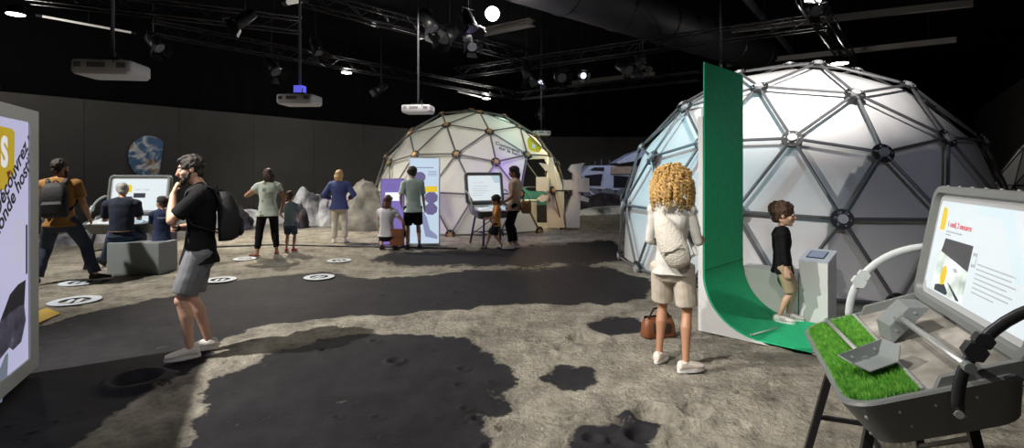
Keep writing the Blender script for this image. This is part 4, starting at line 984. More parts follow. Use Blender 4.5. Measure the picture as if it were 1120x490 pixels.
# scoops lying on the near console
KM = Matrix.Translation(KC) @ Matrix.Rotation(KYAW, 4, 'Z') @ KT
KI = KM.inverted()
def on_tray(px, py, z=.02):
    o = KI @ V(0, 0, CAMH); d = (KI @ at(px, py, 1)) - o; t_ = (z - o.z) / d.z; return o + d * t_
M_TOOL = mat('scoop_grey_metal', (.22, .24, .24), .4, .35, var=.1, scale=9); M_ROD = mat('rod_steel', (.42, .43, .42), .35, .5)
def scoop(label, h0, h1, hd, roll, w_=.13, l_=.13, z=.04, flip=1, rod_r=.010, end=False):
    a, b = on_tray(*h0, z), on_tray(*h1, z); c = on_tray(*hd, z); d = (c - b).normalized(); d.z = 0; d.normalize(); s_ = d.cross(V(0, 0, 1))
    root = thing('sampling_scoop', label, 'scoop', M=KM @ Matrix.Translation(V(b.x, b.y, .02)), group='scoops on the console tray'); Mi = Matrix.Translation(-V(b.x, b.y, .02))
    mb = MB(); mb.tube([a, b], rod_r, 14); mb.build('handle', M_ROD, root, True, M=Mi)
    q = MB(); dd = (a - b).normalized(); q.tube([a + dd * .012, a - dd * .02], rod_r * 1.4, 12); q.tube([b + dd * .05, b - dd * .01], rod_r * 1.7, 12); build_each(q, 'grip_collar', M_TOOL, root, M=Mi)
    # open scoop: floor, two cheeks bent outwards, back
    Rm = Matrix.Rotation(roll, 3, d); s2 = Rm @ s_; n2 = s2.cross(d) * flip
    if n2.z < 0 and flip > 0: n2 = -n2
    P0 = b + V(0, 0, 0)
    def q3(x, y, z_): return P0 + s2 * x + d * y + n2 * z_
    th = .004; mb = MB()
    fl = [q3(-w_ * .26, 0, 0), q3(w_ * .26, 0, 0), q3(w_ * .30, l_, 0), q3(-w_ * .30, l_, 0)]
    for quad in (fl, [q3(w_ * .26, 0, 0), q3(w_ * .5, .0, .055), q3(w_ * .52, l_ * .82, .045), q3(w_ * .30, l_, 0)], [q3(-w_ * .26, 0, 0), q3(-w_ * .30, l_, 0), q3(-w_ * .52, l_ * .82, .045), q3(-w_ * .5, 0, .055)],
                 [q3(-w_ * .26, 0, 0), q3(-w_ * .5, 0, .055), q3(w_ * .5, 0, .055), q3(w_ * .26, 0, 0)]):
        nn_ = (quad[1] - quad[0]).cross(quad[2] - quad[0]).normalized() * th; mb.prism([p - nn_ * .5 for p in quad], nn_)
    mb.build('blade', M_TOOL, root, M=Mi)
    q = MB()
    for x in (-.25, .25): q.tube([q3(x * w_, .0 - .006, .028), q3(x * w_, .006, .028)], .005, 8)
    build_each(q, 'rivet', M_RIVET, root, M=Mi)
    return root
scoop('small grey scoop with a short rod lying on the turf of the near console', (905, 351), (947, 393), (985, 408), .0, w_=.20, l_=.125, z=.04)
scoop('larger grey scoop whose long rod lies across the concrete of the near console', (1060, 402), (984, 347), (945, 322), -.5, w_=.22, l_=.16, z=.10, flip=-1, rod_r=.013)
# ================================================================ green slide with white side walls
M_GREEN = mat('green_felt', (.012, .45, .19), .75, var=.12, scale=14, bump=.45, bscale=45); M_WHITEB = mat('white_board', (.60, .60, .59), .5, var=.05, scale=4, bump=.04)
SL = V(1.95, 5.30, 0); ru = V(.70, -.70, 0).normalized(); wu = V(.71, .72, 0).normalized()
SM = Matrix((ru, wu, V(0, 0, 1))).transposed().to_4x4(); SM.translation = SL     # local x = out along the floor, y = across, z up
sl = thing('slide', 'tall green curved slide screen standing before the near dome', 'slide', M=SM); Wd = 1.0; RC = .56; Hh = 2.73
prof = [V(0, 0, Hh)] + [V(0, 0, Hh - (Hh - RC - .03) * k / 6) for k in range(1, 7)] + [V(RC - RC * math.cos(math.radians(a)), 0, RC + .03 - RC * math.sin(math.radians(a))) for a in range(6, 91, 6)] + [V(1.0, 0, .03)]
def offs(p, o):
    out = []
    for i, q in enumerate(p):
        t_ = (p[min(i + 1, len(p) - 1)] - p[max(i - 1, 0)]).normalized(); out.append(q + V(-t_.z, 0, t_.x) * o * -1 if False else q - V(-t_.z, 0, t_.x) * o)
    return out
inner = prof; outer = offs(prof, .012)
mb = MB(); mb.rings([[a, a + V(0, Wd, 0), b + V(0, Wd, 0), b] for a, b in zip(inner, outer)]); mb.build('green_surface', M_GREEN, sl, 'auto')
MB().box((-.045, .02, .0), (-.013, Wd - .02, 2.28)).build('backing_board', M_WHITEB, sl)
for y0, nm_ in ((-.014, 'side_wall'), (Wd, 'side_wall')):
    pts = [V(-.06, y0, 0), V(-.06, y0, 2.18), V(-.012, y0, 2.18), V(-.012, y0, RC + .03)] + [V(RC - (RC + .012) * math.cos(math.radians(a)), y0, RC + .03 - (RC + .012) * math.sin(math.radians(a))) for a in range(6, 91, 6)] + [V(.62, y0, 0)]
    pts = [p for p in pts if p.z >= 0]
    sw_ = MB().prism(pts, (0, .014, 0)).build(nm_, M_WHITEB, sl)
q = MB()
for z in (1.95, 1.5, 1.05, .6, .25): q.tube([V(-.036, -.015, z), V(-.036, -.018, z)], .006, 8)
build_each(q, 'screw', M_RIVET, sl)
MB().box((.98, 0, .004), (1.02, Wd, .036)).build('end_trim', mat('trim_aluminium', (.55, .56, .56), .35, .5), sl)
MB().box((-.0, .0, RC + .05), (.004, Wd, RC + .056)).build('seam', mat('seam_dark_green', (.004, .10, .04), .8), sl)
t = thing('thin_rod', 'thin white rod lying on the green slide in front of the boy', 'rod', M=SM @ Matrix.Translation((.56, .33, .045)))
MB().tube([V(-.12, -.27, .0), V(.0, .10, .02)], .007, 8).build('rod', M_SOLE, t, True); MB().ell((-.12, -.27, 0), (.014,) * 3).build('tip', M_RIVET, t)
# low wall and tablet pedestal
t = thing('low_wall', 'low white wall running from the slide to the tablet pedestal', 'low wall', M=SM @ Matrix.Translation((-.05, Wd + .03, 0)))
MB().box((.0, 0, 0), (.62, .30, .52), bev=.006).build('wall_body', M_WHITEB, t)
q = MB()
for x in (.08, .55):
    for z in (.1, .4): q.tube([V(x, -.002, z), V(x, .001, z)], .007, 8)
build_each(q, 'screw', M_RIVET, t)
t = thing('tablet_pedestal', 'white box pedestal with a lit tablet on its sloping top', 'pedestal', M=SM @ Matrix.Translation((.585, Wd + .03, 0)))
MB().prism([V(0, 0, 0), V(0, 0, .66), V(0, .34, .74), V(0, .34, 0)], (.27, 0, 0)).build('box', M_WHITEB, t)
ang = math.atan2(.08, .34); Mt = Matrix.Translation((.135, .17, .703)) @ Matrix.Rotation(ang, 4, 'X')
MB().box((-.138, -.178, 0), (.138, .178, .018), M=Mt, bev=.003).build('top_panel', screen_mat('panel_lit_white', (.85, .9, 1), .35), t)
tb = MB().box((-.085, -.11, .018), (.085, .09, .026), M=Mt).build('tablet', M_LEG, t); MB().box((-.075, -.10, .026), (.075, .08, .0275), M=Mt).build('tablet_screen', screen_mat('tablet_slate', (.22, .27, .38), .8), tb)
# brown bag on the floor
b_ = G(722, 376); t = thing('satchel', 'brown bag lying on the floor behind the curly haired woman', 'bag', (b_.x + .05, b_.y + .25, -.008), .2)
mb = MB(); mb.rings([rrect(.34 * a, .16 * b, .05, z) for z, a, b in ((0, .95, .9), (.02, 1, 1), (.13, .95, .85), (.19, .85, .5), (.2, .8, .3))]); mb.build('bag_body', M_LEA, t, True)
MB().tube([V(-.12, -.04, .19), V(-.07, -.05, .29), V(.04, -.04, .30), V(.1, -.04, .19)], [(.012, .005)] * 4, 6).build('handle', mat('leather_dark', (.05, .03, .02), .5), t)
MB().box((-.09, -.092, .06), (.09, -.07, .15), bev=.01).build('pocket', mat('leather_dark', (.05, .03, .02), .5), t)
# ================================================================ lit information panel at the left edge
pd = V(.436, -.90, 0).normalized(); pn = V(.90, .436, 0).normalized(); PF = V(-3.86, 4.26, 0)
PM = frame(PF, -pd, V(0, 0, 1)); # local x runs away from the viewer, y up, z = facing the room
assert (PM.to_3x3() @ V(0, 0, 1)).dot(pn) > 0 or True
zs = 1 if (PM.to_3x3() @ V(0, 0, 1)).dot(pn) > 0 else -1
t = thing('information_panel', 'tall backlit information panel with yellow logo and slanted heading in a grey frame', 'information panel', M=PM)
PW = 1.5; Z0 = 2.105
M_FR = mat('panel_frame_grey', (.42, .44, .42), .5, var=.03, scale=3)
M_PAN = screen_mat('panel_backlit_lilac', (.58, .57, .82), .72)
MB().box((-PW, .035, -.14), (0, Z0, -.02), bev=.01).build('frame', M_FR, t)
q = MB(); 
for lo, hi in (((-PW, .035, -.02), (-PW + .17, Z0, .004)), ((-.17, .035, -.02), (0, Z0, .004)), ((-PW + .17, Z0 - .1, -.02), (-.17, Z0, .004)), ((-PW + .17, .035, -.02), (-.17, .15, .004))): q.box(lo, hi)
q.build('bezel', M_FR, t)
scr = MB().box((-PW + .17, .15, -.018), (-.17, Z0 - .1, -.010)).build('backlit_sheet', M_PAN, t)
MB().box((-PW + .1, .0, -.12), (-.1, .036, -.03)).build('foot', M_LEG, t)
M_YB = screen_mat('panel_yellow', (.72, .50, .02), .55); M_INK = mat('panel_ink', (.03, .03, .05), .5); M_REDB = screen_mat('panel_brick_red', (.35, .04, .02), .3); M_WHB = screen_mat('panel_white', (.8, .8, .85), .8)
def pp(px, py):   # photo pixel on the sheet plane -> local
    o = V(0, 0, CAMH); d = at(px, py, 1) - o; Mi = PM.inverted(); a = Mi @ o; b = (Mi @ at(px, py, 1)) - a; k = (-.009 - a.z) / b.z; return a + b * k
def pq(name, pts, m, z=0.0, par=None):
    L_ = [pp(*p) for p in pts]; return MB().prism([V(p.x, p.y, -.0098 + z) for p in L_], (0, 0, .0012)).build(name, m, par or scr)
lg = pq('logo', [(-30, 130), (13, 141), (16, 145), (15.5, 189), (4, 208), (-30, 208)], M_YB)
pq('logo_flag', [(7, 188), (12, 186), (9, 196)], M_REDB, .0014, lg)
sp0 = pp(1, 181); text('writing', 'S', .29, M_WHB, scr, Matrix.Translation((sp0.x + .0, sp0.y + .0, -.0075)), sx=.8, bold=.012)
for s_, a_, b_, sz in (('Découvrez un', (-3, 239), (31, 162), .165), ('monde hostile', (-6, 268), (32, 186), .165)):
    A, B = pp(*a_), pp(*b_); A.z = B.z = -.008; x = (B - A); text('writing', s_, sz, M_INK, scr, frame(A, x, V(-x.y, x.x, 0)), bold=.003)
for k in range(11):
    y = 242 + k * 4.2; A = pp(14, y + 2); B = pp(28, y - .3); MB().box((A.x, A.y, -.0098), (B.x, A.y + .008, -.0088)).build('text_line', M_SCRG, scr)
MB().box((pp(28.3, 0).x, pp(28, 300).y, -.0098), (pp(30.0, 0).x, pp(28, 246).y, -.0088)).build('text_line', M_INK, scr)
MOONP = mat_ramp('panel_moon_print', [(.3, (.02, .02, .03)), (.6, (.08, .075, .11)), (.8, (.22, .2, .26))], 9, 6, .6, emit=.5)
pq('photo_sky', [(28, 306), (20, 311), (11, 322), (0, 352), (26, 345)], M_INK, .0002); pq('photo', [(26, 333), (18, 336), (2, 350), (-14, 370), (-14, 410), (10, 380), (14, 383), (23, 374), (28, 350)], MOONP, .0014)
pq('graphic_wedge', [(6, 388), (9, 386), (8, 410), (2, 440), (-16, 445)], screen_mat('panel_blue_grey', (.25, .3, .38), .5))
# ================================================================ earth picture
ew = (wl1 - wl0).normalized()
def on_wall(px, py):
    o = V(0, 0, CAMH); d = at(px, py, 1) - o; nn_ = V(-ew.y, ew.x, 0); t_ = (wl0 - o).dot(nn_) / d.dot(nn_); return o + d * t_
ce = on_wall(163, 171.5); R_e = abs(on_wall(162, 148.5).z - on_wall(162, 194.5).z) / 2
EM = frame(ce + V(ew.y, -ew.x, 0) * .02, ew, V(0, 0, 1))
m = bpy.data.materials.new('earth_print'); m.use_nodes = True; nt = m.node_tree; b = nt.nodes['Principled BSDF']; tc = nt.nodes.new('ShaderNodeTexCoord')
n1 = nt.nodes.new('ShaderNodeTexNoise'); n1.inputs['Scale'].default_value = 1.5; n1.inputs['Detail'].default_value = 5; n2 = nt.nodes.new('ShaderNodeTexNoise'); n2.inputs['Scale'].default_value = 3.2; n2.inputs['Detail'].default_value = 9; n2.inputs['Distortion'].default_value = 1.2
nt.links.new(tc.outputs['Object'], n1.inputs['Vector']); nt.links.new(tc.outputs['Object'], n2.inputs['Vector'])
r1 = nt.nodes.new('ShaderNodeValToRGB'); e = r1.color_ramp.elements; e[0].position = .54; e[0].color = (.06, .17, .34, 1); e[1].position = .60; e[1].color = (.30, .19, .12, 1)
r2 = nt.nodes.new('ShaderNodeValToRGB'); e = r2.color_ramp.elements; e[0].position = .45; e[0].color = (0, 0, 0, 1); e[1].position = .60; e[1].color = (1, 1, 1, 1)
nt.links.new(n1.outputs['Fac'], r1.inputs[0]); nt.links.new(n2.outputs['Fac'], r2.inputs[0]); mx = nt.nodes.new('ShaderNodeMix'); mx.data_type = 'RGBA'
nt.links.new(r2.outputs[0], mx.inputs[0]); nt.links.new(r1.outputs[0], mx.inputs[6]); mx.inputs[7].default_value = (.8, .82, .85, 1); nt.links.new(mx.outputs[2], b.inputs['Base Color']); b.inputs['Roughness'].default_value = .7
cut = .50
pts = [V(math.cos(a) * R_e * .86, math.sin(a) * R_e, 0) for a in [2 * PI * j / 64 for j in range(64)]]
pts = [V(min(p.x, R_e * (cut + .12 * (p.y / R_e)) + .0), p.y, 0) for p in pts]; pl_ = []
for p in pts:
    if not pl_ or (p - pl_[-1]).length > 1e-4: pl_.append(p)
t = MB().prism(pl_, (0, 0, .03)).build('earth_cutout', m); t.matrix_world = EM; tag(t, 'round cut picture of planet Earth hanging on the dark wall', 'wall picture')
# ================================================================ grey bench
bp_ = G(131, 296); t = thing('bench', 'plain grey box bench carrying the grey haired man and a child', 'bench', (bp_.x + .43, 8.45, -.01), -.03)
MB().box((-.42, -.21, .0), (.42, .23, SEAT), bev=.012).build('bench_box', mat('bench_grey', (.27, .30, .30), .5, var=.04, scale=4), t); MB().box((-.40, -.19, .002), (.40, .21, .012)).build('plinth', M_LEG, t)
# ================================================================ display panels before the rear dome
def display(name, label, px0, px1, ytop, Y, yaw, face_m, frame_m, thick=.12):
    x0 = (px0 - 560) / F_PX * Y; x1 = (px1 - 560) / F_PX * Y; w_ = (x1 - x0) / math.cos(yaw); h = CAMH - (ytop - HOR) / F_PX * Y
    t = thing(name, label, 'display panel', ((x0 + x1) / 2, Y, -.005), yaw)
    MB().box((-w_ / 2, -thick / 2 + .012, 0), (w_ / 2, thick / 2, h), bev=.006).build('panel_frame', frame_m, t); s_ = MB().box((-w_ / 2 + .02, -thick / 2, .05), (w_ / 2 - .02, -thick / 2 + .012, h - .02)).build('lit_face', face_m, t)
    return t, s_, w_, h, -thick / 2
M_PUR = screen_mat('panel_purple_glow', (.36, .27, .80), .55); M_ICE = screen_mat('panel_ice_glow', (.62, .76, .92), .85); M_LIL = screen_mat('print_lilac', (.28, .24, .50), .5)
t, s_, w_, h, z = display('display_panel', 'narrow purple display panel in front of the crouching woman', 417, 442, 195, 11.35, .12, M_PUR, mat('frame_lilac', (.30, .25, .42), .5))
MB().box((-w_ / 2 + .1, z - .004, h - .48), (w_ / 2 - .09, z, h - .30)).build('window_graphic', screen_mat('panel_white_bright', (.85, .9, .95), 1.1), s_); MB().box((-w_ / 2 + .15, z - .006, h - .46), (w_ / 2 - .24, z - .004, h - .40)).build('graphic_detail', M_SCRD, s_)
for k in range(3): MB().box((-w_ / 2 + .08, z - .003, h - .14 - k * .04), (w_ / 2 - .1 - k * .04, z, h - .13 - k * .04)).build('text_line', M_LIL, s_)
t, s_, w_, h, z = display('display_panel', 'tall white backlit display panel behind the teenage boy', 448, 481, 172, 11.5, .06, M_ICE, mat('frame_white', (.6, .6, .6), .5))
def cir(name, cx, cz, r, m, n=8, y=z - .003, sq=.9): return MB().prism([V(cx + r * math.cos(2 * PI * j / n + .3), y, cz + sq * r * math.sin(2 * PI * j / n + .3)) for j in range(n)], (0, .003, 0)).build(name, m, s_)
cir('round_photo', -.10, 1.50, .13, M_LIL, 12); cir('round_photo', .15, 1.05, .15, M_LIL); cir('round_photo', .14, .80, .15, M_LIL)
MB().box((.02, z - .003, 1.17), (.28, z, 1.30)).build('yellow_block', M_SCRY, s_); MB().box((-.28, z - .003, 1.70), (.2, z, 1.715)).build('text_line', M_LIL, s_)
for k in range(4): MB().box((.08, z - .003, 1.62 - k * .03), (.27, z, 1.628 - k * .03)).build('text_line', M_LIL, s_)
MB().prism([V(-.03, z - .003, .75), V(.05, z - .003, .62), (.12, z - .003, .35), V(.28, z - .003, .22), V(.28, z - .003, .14), V(.02, z - .003, .2), V(-.04, z - .003, .5)], (0, .003, 0)).build('curved_graphic', screen_mat('print_blue_lilac', (.40, .45, .72), .6), s_)
# ================================================================ floor markers
M_DEC = mat('decal_pale', (.55, .60, .66), .6)
for i, (px, py, lab, r_) in enumerate(((82, 329, 'round white footprint marker nearest the amber sticker', .27), (349, 303, 'round white floor marker on the dark plain, nearest of the middle two', .225), (371, 285, 'round white floor marker just beyond its neighbour, near the woman in blue', .215), (241, 306, 'round white floor marker partly behind the bearded man', .22), (268, 283, 'pale floor marker under the woman in the floral top', .2), (88, 309, 'pale floor marker under the shoe of the man in mustard', .25))):
    g_ = G(px, py); t = thing('floor_marker', lab, 'floor marker', (g_.x, g_.y, .0025), R.uniform(-.5, .5), 'round floor markers'); mb = MB(); n = 28
    a = [V(math.cos(2 * PI * j / n) * r_, math.sin(2 * PI * j / n) * r_, 0) for j in range(n)]; b = [p * .60 for p in a]
    mb.rings([a, [p + V(0, 0, .003) for p in a], [p + V(0, 0, .003) for p in b], b], cap=False); mb.build('ring', M_DEC, t)
    MB().prism([V(.3 * r_ * x, .45 * r_ * y, .0) for x, y in ((-.9, -1), (-.3, -1.1), (-.2, .3), (-.5, .9), (-1, .5))], (0, 0, .003)).build('foot_print', M_DEC, t); MB().prism([V(.3 * r_ * x, .45 * r_ * y, .0) for x, y in ((.9, -1), (.3, -1.1), (.2, .3), (.5, .9), (1, .5))], (0, 0, .003)).build('foot_print', M_DEC, t)
tag(MB().prism([G(x, y, .001) for x, y in ((38, 341), (52, 337), (66, 343), (43, 353), (30, 354))], (0, 0, .004)).build('floor_sticker', mat('print_amber', (.55, .36, .03), .6)), 'amber yellow sticker on the floor behind the information panel', 'floor sticker')
# cable across the floor
pts = [G(x, y, .004) for x, y in ((236, 270), (262, 269), (300, 267.5), (340, 268.5), (385, 269.5), (420, 270), (470, 271), (500, 272))]
tag(MB().tube(pts, .02, 6).build('floor_cable', M_HUB, smooth=True), 'black cable cover running across the floor before the rear dome', 'cable')
# ================================================================ printed lunar rocks before the wall
from mathutils import noise as NZ
M_ROCKW = mat_ramp('rock_white_grey', [(.34, (.07, .07, .08)), (.44, (.40, .40, .42)), (.55, (.75, .75, .76))], 1.6, 8, .85, bump=.35)
M_ROCKD = mat_ramp('rock_dark', [(.35, (.02, .018, .024)), (.6, (.06, .05, .07))], 3, 6, .85, bump=.3)
def rock(label, px, py, Y, size, m, seed, grp='sculpted moon rocks along the wall', sharp=.5, rz=None, s=1):
    size = tuple(a * s * .88 for a in size)
    c = at(px, py, Y); c.z = 0; bm = bmesh.new(); bmesh.ops.create_icosphere(bm, subdivisions=4, radius=1)
    for v in bm.verts:
        p = v.co.copy(); q = p * 1.4 + V(seed * 7.3, seed, 0)
        v.co = p * (1 + sharp * (NZ.noise(q) + .45 * abs(NZ.noise(q * 2.3)) + .2 * NZ.noise(q * 5)))
        v.co = V(v.co.x * size[0], v.co.y * size[1], max(-.06, v.co.z * size[2]))
    mb = MB(); mb.bm.free(); mb.bm = bm; o = mb.build('moon_rock', m, None, 'auto'); o.location = c; o.rotation_euler.z = seed if rz is None else rz; return tag(o, label, 'rock', grp)
rock('tall white moon rock left of the woman in the blue jacket', 337, 250, 16.0, (.75, .6, 1.25), M_ROCKW, 1, s=.85); rock('low white moon rock behind the woman in the blue jacket', 362, 250, 16.3, (.9, .6, .95), M_ROCKW, 2.2); rock('white moon rock leaning beside the rear dome', 393, 245, 16.4, (.6, .45, 1.05), M_ROCKW, 3.1)
rock('long low white ridge behind the woman in the floral top', 272, 250, 15.9, (2.8, .35, .50), M_ROCKW, .2, sharp=.25, rz=.965); rock('small dark moon rock left of the woman in floral top', 262, 250, 14.6, (.38, .3, .62), M_ROCKD, 4); rock('small dark moon rock right of the child in blue shorts', 327, 250, 15.1, (.35, .3, .62), M_ROCKD, 5.3)
rock('patterned white rock between the seated child and the bearded man', 188, 250, 12.8, (.9, .3, .70), M_ROCKW, 6.4, sharp=.4, rz=.965); rock('dark jagged rock behind the seated child', 181, 250, 12.2, (.22, .2, .80), M_ROCKD, 7.1); rock('low grey ridge behind the grey console', 120, 250, 12.2, (1.6, .3, .35), M_ROCKW, .9, sharp=.2, rz=.965)
rock('grey sloping mound at the left foot of the rear dome', 402, 262, 14.7, (.62, .8, 1.45), mat_ramp('rock_mid_grey', [(.35, (.12, .115, .10)), (.65, (.28, .27, .23))], 3, 7, .85, bump=.3), 8.3, sharp=.35)
rock('dark boulder at the back between the two domes', 668, 225, 21.8, (1.7, .6, .62), M_ROCKD, 9.7); rock('low white rock strip at the back between the two domes', 670, 232, 20.4, (2.4, .5, .28), M_ROCKW, .5, sharp=.2)
# ================================================================ cream cutout columns near the doorway
M_CREAM = mat('cream_board', (.60, .50, .34), .6, var=.05, scale=3); M_CREAM2 = mat('white_grey_board', (.48, .47, .43), .6, var=.05, scale=3)
def cutout(name, label, Y, poly, m, th, arms=()):
    c = at(sum(p[0] for p in poly) / len(poly), 200, Y); c.z = 0; t = thing(name, label, 'display column', c, 0, 'cutout columns by the rear dome')
    def q(px, py, dy=0): p = at(px, py, Y); return V(p.x - c.x, dy, max(0, p.z))
    MB().prism([q(*p) for p in poly], (0, th, 0)).build('column', m, t)
    for nm_, pl2, y0, d_ in arms: MB().prism([q(*p, y0) for p in pl2], (0, d_, 0)).build(nm_, m, t)
    return t
cutout('display_column', 'cream cutout column inside the doorway of the rear dome', 14.6, [(600, 172), (605, 172), (607, 190), (618, 249), (599, 249), (598, 200)], M_CREAM, .3,
       (('shelf_box', [(587, 194), (600, 194), (600, 209), (587, 209)], -.12, .5), ('bracket', [(588, 218), (593, 213), (600, 214), (600, 218), (592, 221)], -.1, .4), ('bracket', [(590, 178), (600, 180), (600, 187), (597, 187)], -.05, .3)))
cutout('display_column', 'white grey cutout column standing right of the rear dome', 14.4, [(622, 186), (626, 180), (640, 178), (636, 184), (635, 216), (634, 249), (620, 249), (619, 235), (623, 222), (627, 213), (627, 190)], M_CREAM2, .35,
       (('shelf_box', [(632, 195), (644, 195), (644, 210), (632, 210)], -.1, .5), ('shelf_box', [(617, 197), (627, 197), (627, 208), (617, 208)], .1, .4), ('bracket', [(634, 213), (644, 217), (643, 221), (634, 219)], -.1, .4)))
t = thing('plinth_box', 'small cream box plinth inside the rear dome doorway', 'plinth', at(580, 240, 15.0) * 1.0, 0); t.location.z = 0
MB().box((-.35, -.2, 0), (.18, .2, .78), bev=.01).build('box', M_CREAM, t); MB().box((-.37, -.22, .78), (.2, .22, .80)).build('top', M_CREAM2, t)
# curved cloth wing closing the right side of the dome doorway is part of the dome fabric; teal screen inside
t = thing('teal_screen', 'dark teal low screen inside the rear dome doorway', 'screen', at(590, 220, 16.6), 0); t.location.z = 0
MB().prism([V(-.75, 0, .55), V(-.75, 0, 1.35), V(-.35, 0, 1.0), V(.3, 0, .95), V(.3, 0, .55)], (0, .05, 0)).build('sheet', mat('teal_cloth', (.02, .12, .11), .8), t); MB().box((-.75, -.02, 0), (.3, .07, .55)).build('base', M_LEG, t)
# ================================================================ lunar rover model at the back
RY = 24.0
def rq(px, py, dy=0): p = at(px, py, RY); return V(p.x, RY + dy, p.z)
rc = at(668, 200, RY); rc.z = 0
t = thing('rover_model', 'white lunar rover with dark windows at the back between the domes', 'rover', rc); Mi = Matrix.Translation(-rc)
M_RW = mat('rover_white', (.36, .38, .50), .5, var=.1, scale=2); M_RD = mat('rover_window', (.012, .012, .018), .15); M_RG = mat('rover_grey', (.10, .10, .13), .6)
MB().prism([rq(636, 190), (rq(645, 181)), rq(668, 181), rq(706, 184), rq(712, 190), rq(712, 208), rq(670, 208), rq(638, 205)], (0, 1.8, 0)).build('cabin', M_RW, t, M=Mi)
for pl2 in ([(639, 192), (659, 190), (657, 203), (643, 203)], [(645, 186), (650, 183), (662, 183), (660, 187)], [(671, 192), (706, 194), (706, 206), (671, 205)]):
    MB().prism([rq(*p, -.04) for p in pl2], (0, .06, 0)).build('window', M_RD, t, M=Mi)
MB().prism([rq(661, 183, -.10), rq(666, 183, -.10), rq(666, 207, -.10), rq(658, 207, -.10)], (0, .12, 0)).build('window_post', M_RW, t, M=Mi)
MB().box(tuple(rq(668, 190, -.1) * 1.0), tuple(rq(705, 182, -.02) + V(0, .01, 0))).build('cargo_rack', mat('rover_rack', (.28, .2, .16), .7, var=.4, scale=12), t, M=Mi)
MB().prism([rq(672, 178, -.3), rq(690, 168, -.3), rq(712, 160, -.3), rq(712, 164, -.3), rq(694, 176, -.3), rq(676, 179, -.3)], (0, 1.6, 0)).build('solar_awning', M_RW, t, M=Mi)
MB().box(tuple(rq(668, 214, .2)), tuple(rq(712, 208, .2) + V(0, 1.2, 0))).build('chassis', M_RG, t, M=Mi)
for px in (648, 664, 682, 700):
    p = rq(px, 213, -.1); r_ = .30; p.z = .30 + .12; w2 = MB(); w2.tube([p, p + V(0, .35, 0)], [.42, .42], 20); w2 = w2.build('wheel', M_RG, t, M=Mi); MB().tube([p - V(0, .02, 0), p + V(0, .02, 0)], [.18, .18], 14).build('wheel_hub', M_RW, w2, M=Mi)
MB().tube([rq(640, 206, -.1), rq(655, 218, -.3)], .04, 6).build('ladder', M_RW, t, M=Mi)
for px, h_ in ((652, 176), (659, 174), (668, 175)): MB().tube([rq(px, 182, .3), rq(px, h_, .3)], .02, 5).build('antenna', M_RG, t, M=Mi)
# ================================================================ faceted pod at the far right
t = thing('faceted_pod', 'narrow faceted grey pod standing by the wall at the far right', 'pod', (8.95, 8.3, 0)); n = 10; lv = [(0, 1.02), (.7, 1.12), (1.4, .98), (2.0, .66), (2.42, .30)]
ringsP = [[V(math.cos(2 * PI * (j + .5 * (i % 2)) / n) * r_, math.sin(2 * PI * (j + .5 * (i % 2)) / n) * r_, z_) for j in range(n)] for i, (z_, r_) in enumerate(lv)]
mb = MB(); vr = [[mb.bm.verts.new(p) for p in rg] for rg in ringsP]; topv = mb.bm.verts.new((0, 0, 2.62)); ribs = []
for i in range(len(vr) - 1):
    for j in range(n):
        a, b, c, d = vr[i][j], vr[i][(j + 1) % n], vr[i + 1][j], vr[i + 1][(j + 1) % n]
        if i % 2 == 0: fs_ = ((a, b, c), (b, d, c))
        else: fs_ = ((a, b, d), (a, d, c))
        for f in fs_: mb.bm.faces.new(f)
for j in range(n): mb.bm.faces.new((vr[-1][j], vr[-1][(j + 1) % n], topv))
ribs = [(e.verts[0].co.copy(), e.verts[1].co.copy()) for e in mb.bm.edges]
mb.build('shell', mat('pod_fabric_grey', (.30, .29, .28), .7), t); q = MB()
for a, b in ribs: q.tube([a, b], .012, 5)
q.build('ribs', M_LEG, t)
# ================================================================ overhead rig
M_TR = mat('truss_black', (.02, .02, .022), .45, .4); M_BEAM = mat('beam_pale', (.20, .185, .17), .6, var=.1, scale=2); M_BEAMD = mat('beam_grey', (.055, .053, .055), .6)
M_PROJ = mat('projector_white', (.66, .64, .66), .45, var=.04, scale=4); M_VENT = mat('projector_vent', (.06, .06, .06), .6); M_GLOW = mat('lamp_glow', (1, .97, .9), .3, emit=(1, .97, .92), estr=14)
def ceil(px, py, z): return G(px, py, z)
def truss(label, a, b, s=.16, grp='black lighting trusses'):
    a, b = Vector(a), Vector(b); t = thing('lighting_truss', label, 'truss', (a + b) / 2, 0, grp); o = (a + b) / 2; Mi = Matrix.Translation(-o)
    d = (b - a).normalized(); sd = d.cross(V(0, 0, 1)).normalized(); up = V(0, 0, 1); L = (b - a).length
    cor = [sd * s + up * s, -sd * s + up * s, -sd * s - up * s, sd * s - up * s]
    for c in cor: MB().tube([a + c, b + c], .025, 6).build('chord', M_TR, t, True, M=Mi)
    mb = MB(); n = max(2, int(L / .42))
    for f in range(4):
        c0, c1 = cor[f], cor[(f + 1) % 4]
        for k in range(n):
            p = a + d * (L * k / n); q = a + d * (L * (k + 1) / n); mb.tube([p + (c0 if k % 2 else c1), q + (c1 if k % 2 else c0)], .010, 4)
    mb.build('lattice', M_TR, t, M=Mi); q = MB()
    for f in (.12, .88): p = a.lerp(b, f); q.tube([p + up * s, V(p.x, p.y, 6.82)], .012, 5)
    build_each(q, 'suspension_wire', M_TR, t, M=Mi); return t
ZT = 5.1
A = ceil(240, 44, ZT); B = ceil(568, 105, ZT); truss('long black truss running above the left side towards the rear dome', A + (A - B).normalized() * 1.5, B)
C3 = ceil(765, 83, ZT); truss('black truss crossing at the back from the rear dome towards the near dome', B, C3)
truss('black truss in the middle crossing high between the domes', ceil(500, 80, ZT), ceil(905, 22, ZT + .1))
truss('black truss above the top of the near dome', ceil(880, -8, ZT), ceil(930, 68, ZT)); truss('black truss at the upper left passing over the first projector', ceil(30, -8, ZT), ceil(330, 28, ZT))
